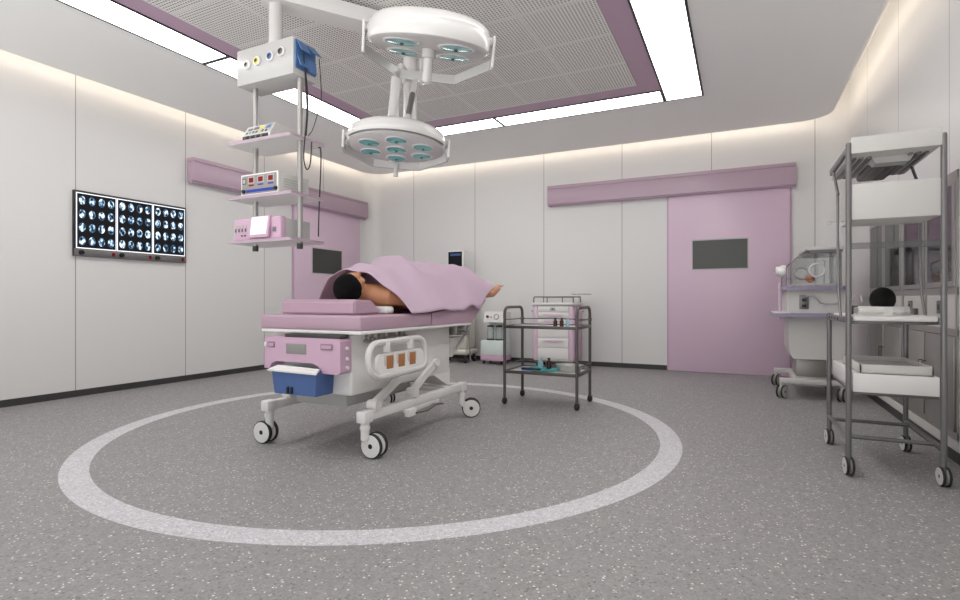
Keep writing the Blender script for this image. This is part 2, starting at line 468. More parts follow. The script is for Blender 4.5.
ceiling_light(LX1, -2.725, LY2, LY3, 'short white light panel along the back, behind the smaller surgical lamp')
ceiling_light(-2.725, LX2, LY2, LY3, 'long white light panel along the back, between the lamps and the cabinet side')
ceiling_light(LX1, -2.76, LY0, LY1, 'light panel behind the camera toward the film viewer wall')
ceiling_light(-2.76, LX2, LY0, LY1, 'light panel behind the camera toward the glazed cabinets')

# ------------------------------------------------------------------ sliding doors
def slab_door(name, wall, a0, a1, w0, w1, wz0, wz1):
    """lilac sliding door leaf, dark vision panel; wall 'back' (a = x) or 'left' (a = y)"""
    def bx(mb, a, b, d0, d1, z0, z1, bev=0):
        if wall == 'back': mb.box(a, b, YB-d1, YB-d0, z0, z1, bev)
        else: mb.box(XL+d0, XL+d1, a, b, z0, z1, bev)
    mb = MB(); bx(mb, a0, a1, .0, .045, .003, 2.47, .004)
    d = struct(mb.build(name, 'lilac'))
    fr = MB()
    for a in (a0-.022, a1): bx(fr, a, a+.022, 0, .03, 0, 2.46)
    fr.build('door_frame', 'lilac_dark', d)
    wf = MB(); g = .014
    bx(wf, w0-g, w1+g, .045, .051, wz0-g, wz0); bx(wf, w0-g, w1+g, .045, .051, wz1, wz1+g)
    bx(wf, w0-g, w0, .045, .051, wz0, wz1); bx(wf, w1, w1+g, .045, .051, wz0, wz1)
    wf.build('window_frame', 'grey_plastic', d)
    wp = MB(); bx(wp, w0, w1, .045, .048, wz0, wz1); wp.build('window_pane', 'window', d)
    return d
d1 = slab_door('door_1', 'back', -.912, .580, -.592, .090, 1.43, 1.822); d1['label'] = 'wide lilac sliding door with dark window, back wall'
d2 = slab_door('door_2', 'left', 6.10, 7.645, 6.47, 7.16, 1.435, 1.83); d2['label'] = 'lilac sliding door with dark window beside the equipment tower'
def header(wall, a0, a1, label):
    def bx(mb, a, b, d0, d1, z0, z1, bev=0):
        if wall == 'back': mb.box(a, b, YB-d1, YB-d0, z0, z1, bev)
        else: mb.box(XL+d0, XL+d1, a, b, z0, z1, bev)
    c = ((a0+a1)/2, YB, 2.47) if wall == 'back' else (XL, (a0+a1)/2, 2.47)
    t = thing('door_track_rail', label, 'door track', c)
    mb = MB(); bx(mb, a0, a1, 0, .13, 2.475, 2.715, .01); mb.build('cover', 'lilac_header', t)
    mb = MB(); bx(mb, a0, a1, 0, .122, 2.718, 2.765, .004); mb.build('top_cap', 'lilac_header', t)
    mb = MB(); bx(mb, a0+.03, a1-.03, .02, .10, 2.462, 2.474); mb.build('guide', 'lilac_dark', t)
    for e, s in ((a0, 1), (a1, -1)):
        mb = MB(); bx(mb, e, e+s*.05, .03, .09, 2.452, 2.474, .004); mb.build('end_stop', 'lilac_header', t)
header('back', -2.69, .645, 'long lilac track housing above the back wall door')
header('left', 4.355, 7.79, 'long lilac track housing on the wall behind the equipment tower')

# ------------------------------------------------------------------ film viewer on the left wall
y0, y1, z0, z1 = 3.09, 4.32, 1.455, 2.135
t = thing('wall_film_viewer', 'black framed triple light box showing rows of scan films', 'film viewer', (XL, (y0+y1)/2, z0))
x = XL
mb = MB(); mb.box(x, x+.035, y0, y1, z0, z1, .003); mb.build('frame', 'black', t)
mb = MB(); mb.box(x+.035, x+.042, y0, y1, z0, z0+.075, .002); cs = mb.build('control_strip', 'grey_metal', t)
w3 = (y1-y0-.03)/3
for k in range(3):
    a = y0+.015+k*w3
    mb = MB(); mb.box(x+.035, x+.038, a+.003, a+w3-.003, z0+.080, z1-.022); lp_ = mb.build('light_panel', 'film_back', t)
    mb = MB(); mb.box(x+.038, x+.0400, a+.012, a+w3-.012, z0+.090, z1-.032); mb.build('film', 'film%d' % (k+1), t)
    mb = MB(); mb.lathe([(0, 0), (.026, 0), (.022, .02), (0, .02)], axisT((x+.042, a+.05, z0+.038), (1,0,0)), 20); mb.build('knob', 'black', t)
    mb = MB(); mb.box(x+.042, x+.048, a+w3-.05, a+w3-.02, z0+.018, z0+.058, .002); mb.build('switch', 'red', t)

# ------------------------------------------------------------------ recessed cabinets in the right wall
def cabinet(ya, yb, label):
    t = thing('wall_cabinet', label, 'cabinet', (XR, (ya+yb)/2, CABZ0), 'cabinets built into the wall')
    x0, x1 = XR-.004, XR+.40; ym = (ya+yb)/2; w = .014
    mb = MB()
    for a in (ya, yb-w): mb.box(x0+.004, x1, a, a+w, CABZ0, CABZ1)
    mb.box(x1-w, x1, ya, yb, CABZ0, CABZ1)
    for z in (CABZ0, .785, 1.06, CABZ1-w): mb.box(x0+.004, x1-w, ya+w, yb-w, z, z+w)
    mb.build('carcass', 'interior', t)
    # face frame
    mb = MB(); s = .03
    for a in (ya, yb-s, ym-s/2): mb.box(x0-.004, x0+.012, a, a+s, CABZ0+.035, CABZ1)
    for z in (CABZ0+.035, .775, 1.035, CABZ1-.045): mb.box(x0-.003, x0+.011, ya, yb, z, z+.045)
    mb.build('face_frame', 'steel', t)
    mb = MB(); mb.box(x0-.006, x0+.012, ya, yb, CABZ0-.03, CABZ0+.035, .002); mb.build('base_rail', 'offwhite', t)
    mb = MB(); mb.box(x0, x0+.01, ya+s, yb-s, .82, 1.035); p = mb.build('splash_panel', 'offwhite', t)
    for a in (ya+.27, ya+.95):
        mb = MB(); mb.box(x0-.012, x0, a, a+.085, .91, .995, .003); mb.m(1).box(x0-.014, x0-.012, a+.025, a+.06, .935, .97); mb.build('socket', ['grey_metal', 'black'], p)
    mb = MB()
    for z in (1.30, 1.52): mb.box(XR+.03, x1-w, ya+w, yb-w, z, z+.008)
    mb.build('shelf', 'acrylic', t)
    for a, b, hs in ((ya+s, ym-s/2, 1), (ym+s/2, yb-s, -1)):
        # glazed door: rails + pane
        mb = MB(); r = .035; za, zb = 1.083, CABZ1-.05
        for q in (a, b-r): mb.box(x0-.012, x0, q, q+r, za, zb)
        for z in (za, zb-r): mb.box(x0-.012, x0, a+r, b-r, z, z+r)
        d = mb.build('glass_door', 'steel', t)
        mb = MB(); mb.box(x0-.008, x0-.004, a+r, b-r, za+r, zb-r); mb.build('pane', 'glass', d)
        # solid lower door
        mb = MB(); mb.box(x0-.014, x0, a+.003, b-.003, CABZ0+.085, .772, .002); d = mb.build('door', 'steel', t)
        hy = b-.03 if hs > 0 else a+.03
        mb = MB(); mb.tube([(x0-.014, hy, .46), (x0-.036, hy, .46), (x0-.036, hy, .57), (x0-.014, hy, .57)], .0035, 8); mb.build('handle', 'black', d)
cabinet(5.425, CABY1, 'built in glass fronted cabinet nearer the back corner, behind the infant trolley')
cabinet(CABY0, 5.425, 'built in glass fronted cabinet nearest the frame edge, beside the infant trolley')

# ------------------------------------------------------------------ wheels
def wheel(parent, c, d, R, w, name='wheel', mats=('rubber', 'white', 'black'), hub=.2):
    mb = MB(); d = Vector(d).normalized(); T = axisT(Vector(c) - d*w/2, d)
    mb.m(0).lathe([(R*.9, 0), (R*.98, w*.12), (R, w*.3), (R, w*.7), (R*.98, w*.88), (R*.9, w)], T, 32)
    mb.m(1).lathe([(R*hub, -w*.06), (R*.5, -w*.10), (R*.9, 0)], T, 32)
    mb.lathe([(R*.9, w), (R*.5, w*1.10), (R*hub, w*1.06)], T, 32)
    mb.m(2).lathe([(0, -w*.12), (R*hub, -w*.06)], T, 20); mb.lathe([(R*hub, w*1.06), (0, w*1.12)], T, 20)
    return mb.build(name, list(mats), parent, recalc=True)

def twin_caster(t, x, y, R, d, gap, w, ztop, rs, stem='white', mats=('rubber', 'white', 'black'), hub=.2):
    """stem part with two wheels as sub-parts, axle direction d"""
    d = Vector(d).normalized()
    mb = MB(); mb.cyl((x, y, R*1.15), (x, y, ztop), rs, n=16)
    mb.cyl(Vector((x, y, R)) - d*gap*.5, Vector((x, y, R)) + d*gap*.5, R*.3, n=14)
    mb.box(x-rs, x+rs, y-rs, y+rs, R*.75, R*1.55, rs*.4)
    c = mb.build('caster', stem, t)
    for s in (-1, 1): wheel(c, Vector((x, y, R)) + d*s*gap/2, d*s, R, w, mats=mats, hub=hub)
    return c

# ------------------------------------------------------------------ hospital bed
bed = thing('hospital_bed', 'white framed wheeled hospital bed with pink mattress under the surgical lamps', 'bed', (-2.53, 3.4, 0))
bx0, bx1 = -2.96, -2.10
yh = 3.477
mb = MB(); mb.box(bx0, bx1, 2.626, yh-.003, .806, .902, .016, 3); mb.build('mattress', 'pink_vinyl', bed)
# foot section, its end slanting outward and up to a thick footrest wedge
mb = MB(); mb.prism([(yh+.003, .808), (4.15, .808), (4.43, 1.0), (4.40, 1.015), (4.30, .97), (yh+.003, .902)], 'x', bx0, bx1); mb.build('foot_mattress', 'pink_vinyl', bed)
mb = MB(); mb.box(bx0+.02, bx1+.008, 2.622, yh-.002, .784, .806, .006); mb.box(bx0+.01, bx1-.0, yh+.002, 4.14, .784, .806, .006); mb.build('deck', 'white', bed)
# body shell
mb = MB(); mb.box(-2.86, -2.2, 2.665, 3.935, .39, .783, .018, 3)
mb.prism([(3.66, .405), (3.905, .285), (3.935, .285), (3.935, .43), (3.66, .43)], 'x', -2.858, -2.202); mb.build('body_shell', 'white', bed)
mb = MB(); mb.box(-2.75, -2.31, 2.75, 3.5, .30, .40, .01); mb.build('lift_base', 'grey_plastic', bed)
# dark metal under the deck between shell and deck edge, seen above the guard rail
mb = MB()
for y in (2.80, 2.93, 3.05, 3.17): mb.box(-2.2, -2.17, y, y+.055, .72, .784, .004); mb.cyl((-2.17, y+.028, .745), (-2.14, y+.028, .745), .012, n=10)
mb.tube([(-2.175, 2.76, .735), (-2.175, 3.36, .735)], .008, 8); mb.build('side_latch', 'steel', bed)
# head end unit: pink front with cut-out, window, grips
y = 2.55; yb_ = 2.655
xl, xr = -2.832, -2.192
arch = [(xl, .755)]
prof = [(xl, .552), (xl+.045, .552), (xl+.065, .585), (xl+.11, .602), (xl+.42, .602), (xl+.465, .585), (xl+.50, .542), (xr-.02, .540), (xr, .555), (xr, .745), (xr-.015, .760), (xl+.015, .760), (xl, .748)]
mb = MB(); mb.prism(prof, 'y', y, yb_); hp = mb.build('end_panel', 'pink', bed)
mb = MB(); mb.box(-2.635, -2.465, y-.004, y, .655, .720, .002); mb.build('label_window', 'grey_label', hp)
for gx0, gx1 in ((-2.795, -2.735), (-2.345, -2.25)):  # raised plates, shade of the hand holes put into their colour
    mb = MB(); mb.box(gx0, gx1, y-.006, y-.001, .690, .728, .004); mb.m(1).box(gx0+.008, gx1-.008, y-.009, y-.006, .697, .718, .003); mb.build('hand_grip', ['recess_shade', 'lilac_dark'], hp)
mb = MB(); mb.box(xl+.008, xl+.026, y-.012, y, .695, .725, .004); mb.build('end_knob', 'white', hp)
for z in (.58, .635, .70):
    mb = MB(); mb.cyl((xr, 2.61, z), (xr+.012, 2.61, z), .011, n=12); mb.build('screw_cap', 'white', hp)
mb = MB(); mb.box(-2.66, -2.20, 2.56, 2.64, .760, .783, .003); mb.build('control_box', 'dark', bed)
# side guard rail (rounded frame with inner panel), one each side
def guard(xc, sgn, name_only=False):
    g = MB(); pr = []
    a, b, z0, z1, r = 2.585, 3.225, .535, .745, .095
    def P3(p): return (xc + sgn*(p[1]-.64)*.10*-1, p[0]+.015, p[1] - .012 + (p[0]-2.9)*.012)
    path = [P3(p) for p in rrect(a, b, z0, z1, r, 6)]
    g.tube(path, .022, 10, closed=True)
    o = g.build('guard_rail', 'white_gloss', bed)
    i = MB(); poly = rrect(2.66, 3.185, .535, .675, .05, 6)
    V = [(P3(p)[0]-.014, P3(p)[1], P3(p)[2]) for p in poly] + [(P3(p)[0]+.014, P3(p)[1], P3(p)[2]) for p in poly]
    n = len(poly)
    i.raw(V, [tuple(range(n))[::-1], tuple(range(n, 2*n))] + [(k, (k+1) % n, n+(k+1) % n, n+k) for k in range(n)])
    i.build('panel', 'white', o)
    for yy in (2.735, 2.865, 2.995):
        w = MB(); xx = xc + sgn*.014; w.box(xx, xx+sgn*.004, yy, yy+.105, .555, .658, .004)
        w.m(1).box(xx+sgn*.004, xx+sgn*.007, yy+.02, yy+.092, .565, .648, .002); w.build('inlay', ['offwhite', 'brown'], o)
    for yy in (2.76, 3.03):
        w = MB(); w.box(xc-.012, xc+.012, yy, yy+.045, .67, .735, .004); w.build('strut', 'white', o)
    w = MB(); w.box(min(xc-sgn*.02, xc-sgn*.19), max(xc-sgn*.02, xc-sgn*.19), 2.88, 2.98, .50, .545, .006); w.build('mount', 'white', o)
guard(-2.015, 1)
# wheeled base: two side beams, cross bars, end posts, casters
for xs, sg in ((-2.125, 1), (-2.955, -1)):
    mb = MB(); mb.box(xs-.025, xs+.025, 2.68, 4.02, .236, .296, .006)
    mb.box(xs-.022, xs+.022, 3.15, 3.60, .20, .24, .008)
    mb.box(xs-.036, xs+.036, 2.660, 2.745, .228, .302, .008); mb.box(xs-.034, xs+.034, 3.965, 4.04, .228, .302, .008)
    mb.build('side_beam', 'white', bed)
mb = MB(); mb.box(-2.94, -2.14, 3.82, 3.88, .238, .285, .005); mb.build('cross_beam', 'white', bed)
for (sx_, sy_, x, y_), d in {(-2.125, 2.705, -2.088, 2.752): (.02, -1, 0), (-2.955, 2.705, -2.995, 2.71): (.05, -1, 0), (-2.125, 4.0, -2.075, 4.085): (.45, -.88, 0), (-2.955, 4.0, -2.99, 4.12): (.15, -1, 0)}.items():
    d = Vector(d).normalized(); R = .079
    mb = MB(); mb.cyl((sx_, sy_, R*1.5), (sx_, sy_, .24), .028, n=18); mb.cyl((sx_, sy_, .185), (sx_, sy_, .205), .033, n=18)
    mb.tube([(sx_, sy_, R*1.6), (x, y_, R)], 0, flat=(.03, .05)); mb.cyl(Vector((x, y_, R)) - d*.03, Vector((x, y_, R)) + d*.03, R*.3, n=14)
    c = mb.build('caster', 'white', bed)
    for q in (-1, 1): wheel(c, Vector((x, y_, R)) + d*q*.031, d*q, R, .026)
# lift arms
for xs, sg, dy in ((-2.125, 1, 0), (-2.955, -1, .07)):
    xi = xs - sg*.01
    for ya, za, yb2, zb in ((2.80+dy, .322, 3.32, .50), (3.25, .335, 3.68, .50)):
        mb = MB(); mb.tube([(xi, ya, za), (xi - sg*.06, yb2, zb)], .0, flat=(.03, .05)); 
        mb.cyl((xi-.03, ya, za), (xi+.045, ya, za), .034, n=18); mb.cyl((xi-sg*.06-.03, yb2, zb), (xi-sg*.06+.03, yb2, zb), .03, n=18)
        mb.box(xs-.015, xs+.015, ya-.02, ya+.02, .29, za, .004)
        mb.build('lift_arm', 'white', bed)
# brake pedal on the side beam
mb = MB(); mb.box(-2.10, -2.055, 3.10, 3.20, .185, .24, .01); mb.m(1).tube([(-2.06, 3.18, .205), (-2.045, 3.30, .20), (-2.04, 3.42, .225), (-2.04, 3.52, .215)], .0, flat=(.03, .012)); mb.build('brake_pedal', ['white', 'grey_metal'], bed)
# linkage under the foot section
mb = MB()
mb.box(-2.30, -2.16, 3.98, 4.06, .70, .784, .006); mb.box(-2.20, -2.12, 4.04, 4.16, .735, .775, .004)
mb.cyl((-2.24, 4.08, .72), (-2.10, 4.08, .72), .025, n=14); mb.cyl((-2.2, 4.02, .755), (-2.09, 4.02, .755), .018, n=12)
mb.tube([(-2.11, 4.09, .72), (-2.11, 4.17, .88)], .008, 8); mb.tube([(-2.13, 4.10, .72), (-2.15, 3.95, .60)], .008, 8); mb.tube([(-2.12, 4.12, .74), (-2.12, 4.16, .46)], .006, 8)
mb.build('foot_linkage', 'steel', bed)
mb = MB(); mb.prism([(3.935, .52), (4.16, .64), (4.16, .68), (3.935, .68)], 'x', -2.80, -2.18); mb.build('foot_bracket', 'offwhite', bed)

# blue bin with a white lining, clipped below the pink end panel
bn = thing('waste_bin', 'blue plastic bin with white liner under the pink end panel of the bed', 'bin', (-2.55, 2.58, .402))
mb = MB(); X0, X1, Y0, Y1 = -2.705, -2.335, 2.495, 2.660
V = []
for (z, i) in ((.402, .012), (.556, 0)):
    V += [(X0+i, Y0+i, z), (X1-i, Y0+i, z), (X1-i, Y1, z), (X0+i, Y1, z)]
q = .006
for (z, i) in ((.556, q), (.408, q+.012)):
    V += [(X0+i, Y0+i, z), (X1-i, Y0+i, z), (X1-i, Y1-q, z), (X0+i, Y1-q, z)]
F = [(3, 2, 1, 0), (12, 13, 14, 15)]
for k in range(4):
    n = (k+1) % 4
    F += [(k, n, 4+n, 4+k), (4+k, 4+n, 8+n, 8+k), (8+k, 8+n, 12+n, 12+k)]
mb.raw(V, F)
mb.box(X0-.006, X1+.006, Y0-.006, Y1, .470, .553, .004) if False else None
mb.build('tub', 'bluebin', bn)
mb = MB()
for sx in (-2.572, -2.540): mb.box(sx-.007, sx+.007, Y0-.001, Y0+.014, .408, .452, .002)
mb.build('slot', 'black', bn)
mb = MB()
mb.raw([(X0-.025, 2.482, .556), (X1+.015, 2.482, .551), (X1-.005, 2.535, .572), (X0+.01, 2.535, .580),
        (X0-.025, 2.482, .546), (X1+.015, 2.482, .541), (X1-.005, 2.535, .560), (X0+.01, 2.535, .568)],
       [(0, 1, 2, 3), (7, 6, 5, 4), (0, 4, 5, 1), (1, 5, 6, 2), (2, 6, 7, 3), (3, 7, 4, 0)])
mb.build('liner', 'towel', bn)

# pillow
pl = MB(); pl.prism([(2.72, .906), (2.995, .906), (2.995, .932), (2.90, 1.0), (2.735, 1.004), (2.72, .99)], 'x', -2.862, -2.222)
bmesh.ops.bevel(pl.bm, geom=list(pl.bm.edges), offset=.010, segments=3, affect='EDGES')
tag(pl.build('pillow', 'pink_vinyl'), 'pink wedge pillow on the mattress under the patient\'s head', 'pillow')
tw = MB(); tw.box(-2.33, -2.19, 3.02, 3.12, .904, .955, .02, 3); tag(tw.build('neck_towel', 'towel'), 'small folded white towel between pillow and patient shoulder', 'towel')

# ------------------------------------------------------------------ people
def skin_mesh(nodes, edges, sub=2):
    """nodes: {name:(co, radius)}; first is the root"""
    bm = bmesh.new(); L = bm.verts.layers.skin.verify(); vs = {}
    for i, (k, (c, r)) in enumerate(nodes.items()):
        v = bm.verts.new(c); rr = r if isinstance(r, tuple) else (r, r); v[L].radius = rr; v[L].use_root = (i == 0); vs[k] = v
    for a, b in edges: bm.edges.new((vs[a], vs[b]))
    me = bpy.data.meshes.new('tmp'); bm.to_mesh(me); bm.free()
    o = bpy.data.objects.new('tmp', me); COL.objects.link(o)
    o.modifiers.new('s', 'SKIN'); ss = o.modifiers.new('u', 'SUBSURF'); ss.levels = sub; ss.render_levels = sub
    dg = bpy.context.evaluated_depsgraph_get(); r = bpy.data.meshes.new_from_object(o.evaluated_get(dg))
    bpy.data.objects.remove(o); bpy.data.meshes.remove(me)
    return r
def ell(bm, c, r, T=None, n=24):
    s = bmesh.ops.create_uvsphere(bm, u_segments=n, v_segments=n//2, radius=1)
    for v in s['verts']:
        p = Vector((v.co.x*r[0], v.co.y*r[1], v.co.z*r[2])) + Vector(c)
        v.co = T @ p if T else p
    return s['verts']
def fuse(meshes, extra, voxel, name, mat, smooth=4):
    bm = bmesh.new()
    for me in meshes: bm.from_mesh(me); bpy.data.meshes.remove(me)
    if extra: extra(bm)
    me = bpy.data.meshes.new(name); bm.to_mesh(me); bm.free()
    o = bpy.data.objects.new('tmp', me); COL.objects.link(o)
    r = o.modifiers.new('r', 'REMESH'); r.mode = 'VOXEL'; r.voxel_size = voxel; r.use_smooth_shade = True
    s = o.modifiers.new('s', 'SMOOTH'); s.iterations = smooth; s.factor = .5
    dg = bpy.context.evaluated_depsgraph_get(); m2 = bpy.data.meshes.new_from_object(o.evaluated_get(dg)); m2.name = name
    bpy.data.objects.remove(o); bpy.data.meshes.remove(me)
    m2.materials.clear(); m2.materials.append(M[mat])
    m2.polygons.foreach_set('use_smooth', [True]*len(m2.polygons))
    o = bpy.data.objects.new(name, m2); COL.objects.link(o)
    return o
def head_parts(T, s=1.):
    """adds a head with a face, local axes: +Z crown, -Y face, +X its left; scale s, radius about .09"""
    def f(bm):
        ell(bm, (0, .012*s, .018*s), (.074*s, .092*s, .095*s), T, 32)         # skull
        ell(bm, (0, -.026*s, -.045*s), (.056*s, .060*s, .066*s), T, 24)       # jaw and face
        ell(bm, (0, -.072*s, -.093*s), (.024*s, .020*s, .020*s), T, 16)       # chin
        ell(bm, (0, -.078*s, .012*s), (.052*s, .018*s, .014*s), T, 16)        # brow
        ell(bm, (0, -.092*s, -.020*s), (.010*s, .016*s, .028*s), T, 16)       # nose bridge
        ell(bm, (0, -.106*s, -.036*s), (.016*s, .016*s, .012*s), T, 16)       # nose tip
        for sx in (-1, 1):
            ell(bm, (sx*.012*s, -.098*s, -.038*s), (.008*s, .010*s, .008*s), T, 12)
            ell(bm, (sx*.030*s, -.074*s, -.006*s), (.015*s, .013*s, .009*s), T, 14)   # closed eyelids
            ell(bm, (sx*.044*s, -.056*s, -.035*s), (.020*s, .020*s, .020*s), T, 14)   # cheeks
            ell(bm, (sx*.074*s, .012*s, -.015*s), (.010*s, .020*s, .032*s), T, 16)    # ears
        ell(bm, (0, -.086*s, -.064*s), (.022*s, .010*s, .006*s), T, 14)       # lips
        ell(bm, (0, -.084*s, -.073*s), (.019*s, .010*s, .006*s), T, 14)
    return f
# --- the patient on the bed, on the back, head toward the viewer
hx = -2.375; ZB = 1.015
nod = {'pelvis': ((-2.44, 3.74, ZB), (.145, .10)), 'waist': ((-2.44, 3.52, ZB), (.125, .095)), 'chest': ((-2.43, 3.28, ZB+.01), (.155, .11)),
       'upper': ((-2.42, 3.13, ZB+.02), (.12, .08)), 'neck': ((-2.41, 3.02, ZB+.045), (.055, .055)), 'nape': ((hx, 2.93, ZB+.065), (.052, .052))}
edg = [('pelvis', 'waist'), ('waist', 'chest'), ('chest', 'upper'), ('upper', 'neck'), ('neck', 'nape')]
for sg, n in ((1, 'r'), (-1, 'l')):
    cx_ = -2.43
    nod.update({'sh'+n: ((cx_+sg*.175, 3.13, ZB+.01), .066), 'el'+n: ((cx_+sg*.255, 3.42, .975), .044), 'wr'+n: ((cx_+sg*.265, 3.68, .955), (.026, .034)), 'ha'+n: ((cx_+sg*.262, 3.76, .952), (.020, .040)),
                'hi'+n: ((-2.44+sg*.095, 3.83, ZB), .092), 'kn'+n: ((-2.42+sg*.14, 4.28, 1.05), .060), 'ca'+n: ((-2.42+sg*.16, 4.47, 1.045), .056), 'an'+n: ((-2.40+sg*.185, 4.76, 1.06), .036),
                'hl'+n: ((-2.40+sg*.19, 4.80, 1.055), .036), 'ft'+n: ((-2.39+sg*.19, 4.87, 1.105), (.044, .036)), 'bl'+n: ((-2.385+sg*.19, 4.93, 1.130), (.046, .028))})
    edg += [('upper', 'sh'+n), ('sh'+n, 'el'+n), ('el'+n, 'wr'+n), ('wr'+n, 'ha'+n), ('pelvis', 'hi'+n), ('hi'+n, 'kn'+n), ('kn'+n, 'ca'+n), ('ca'+n, 'an'+n), ('an'+n, 'hl'+n), ('hl'+n, 'ft'+n), ('ft'+n, 'bl'+n)]
meshes = [skin_mesh(nod, edg)]
for sg in (1, -1):
    wx = -2.43 + sg*.262
    for k, ln in enumerate((.070, .082, .076, .060)):                       # four fingers each hand
        x0 = wx + sg*0 + (-.027 + k*.018); base = Vector((x0, 3.775, .953)); tip = Vector((x0, 3.80+ln, .935))
        meshes.append(skin_mesh({'a': (base, .010), 'b': (base.lerp(tip, .5)+Vector((0, 0, .010)), .0092), 'c': (tip, .0078)}, [('a', 'b'), ('b', 'c')], 1))
    b0 = Vector((wx - sg*.022, 3.73, .957))
    meshes.append(skin_mesh({'a': (b0, .013), 'b': (b0+Vector((-sg*.026, .035, .0)), .011), 'c': (b0+Vector((-sg*.030, .068, -.006)), .009)}, [('a', 'b'), ('b', 'c')], 1))
    fx = -2.385 + sg*.19
    for k, (ln, r) in enumerate(((.045, .013), (.046, .0095), (.042, .009), (.036, .0085), (.030, .008))):   # toes
        x0 = fx - sg*(.026 - k*.0145)
        meshes.append(skin_mesh({'a': (Vector((x0, 4.945-.004*k, 1.137)), r), 'b': (Vector((x0, 4.965+ln*.5, 1.147)), r), 'c': (Vector((x0, 4.96+ln, 1.150)), r*.85)}, [('a', 'b'), ('b', 'c')], 1))
HT = Matrix.Translation((hx, 2.872, 1.090)) @ Matrix.Rotation(math.radians(8), 4, 'Y') @ Matrix.Rotation(math.radians(-15), 4, 'X') @ Matrix(((-1, 0, 0, 0), (0, 0, -1, 0), (0, -1, 0, 0), (0, 0, 0, 1)))
# local +Z (crown) -> -Y, local -Y (face) -> +Z, local +X -> -X
pt = fuse(meshes, head_parts(HT, 1.02), .0062, 'person', 'skin', 3)
tag(pt, 'person lying on the back under the pink drape, black hair toward the viewer', 'person')
def hair_cap(parent, T, r, face_cut, low_cut, name='hair', off=(0, .02, .02), n=40):
    mb = MB(); t = bmesh.new()
    bmesh.ops.create_uvsphere(t, u_segments=n, v_segments=n//2, radius=1)
    for v in t.verts:
        c = v.co.copy(); a = math.atan2(c.y, c.x)
        rip = 1 + .012*math.sin(a*23)*(1-abs(c.z))
        v.co = Vector((c.x*r[0]*rip, c.y*r[1]*rip, c.z*r[2])) + Vector(off)
    g = list(t.verts) + list(t.edges) + list(t.faces)
    bmesh.ops.bisect_plane(t, geom=g, plane_co=(0, face_cut, 0), plane_no=(0, 1, .9), clear_inner=True)
    g = list(t.verts) + list(t.edges) + list(t.faces)
    bmesh.ops.bisect_plane(t, geom=g, plane_co=(0, 0, low_cut), plane_no=(0, 0, 1), clear_inner=True)
    mb.merge(t, T)
    o = mb.build(name, 'hair', parent, angle=80)
    so = o.modifiers.new('thick', 'SOLIDIFY'); so.thickness = .006; so.offset = -1
    return o
hair_cap(pt, HT, (.092, .104, .106), -.022, -.095, off=(0, .020, .024))

# --- pink drape over the patient: one grid, arched at the head end
def interp(tab, t):
    for (a, va), (b, vb) in zip(tab, tab[1:]):
        if t <= b:
            k = max(0, (t-a)/(b-a)); k = k*k*(3-2*k); return va + (vb-va)*k
    return tab[-1][1]
ridge = [(2.95, 1.20), (3.08, 1.235), (3.20, 1.272), (3.34, 1.262), (3.52, 1.362), (3.70, 1.318), (3.95, 1.322), (4.25, 1.332), (4.45, 1.315), (4.62, 1.25), (4.78, 1.19), (4.9, 1.16)]
edgez = [(2.9, .915), (3.3, .906), (3.6, .925), (3.8, .908), (3.95, .915), (4.08, .955), (4.2, .920), (4.4, .955), (4.6, .99), (4.9, 1.06)]
mb = MB(); NU, NV = 72, 84; V = []
for j in range(NV+1):
    v = j/NV
    for i in range(NU+1):
        w = -1 + 2*i/NU; aw = abs(w)
        ys = 3.00 + .165*aw**2.2; ye = 4.87 - .62*aw**6
        yy = ys + (ye-ys)*v
        k = interp([(2.9, 0), (3.9, .0), (4.4, 1.), (5, 1.)], yy)            # the drape flattens toward the feet
        pw, qx = 1.9 + 1.3*k, 1.0 - .1*k
        prof = (1-aw**pw)**qx
        zr, ze = interp(ridge, yy), interp(edgez, yy)
        z = ze + (zr-ze)*prof
        z += (.008*math.sin(yy*21+w*3)*math.sin(w*5+yy*4) + .006*math.sin(w*14+yy*5))*min(1, 1.5*(1-aw)+.3)
        z += .014*math.exp(-((w-.35-.25*math.sin(yy*2))/.10)**2)*math.sin((yy-3)*1.9)
        hw = .435 + .012*math.sin(yy*11)*aw + .02*k*0
        V.append((-2.51 + w*hw, yy + .012*math.sin(w*9)*(1 if v > .8 else .3), z))
F = [(j*(NU+1)+i, j*(NU+1)+i+1, (j+1)*(NU+1)+i+1, (j+1)*(NU+1)+i) for j in range(NV) for i in range(NU)]
mb.raw(V, F); sh = mb.build('surgical_drape', 'cloth', angle=180)
so = sh.modifiers.new('thick', 'SOLIDIFY'); so.thickness = .005; so.offset = 1
tag(sh, 'large pink cloth drape spread over the person on the bed', 'drape')

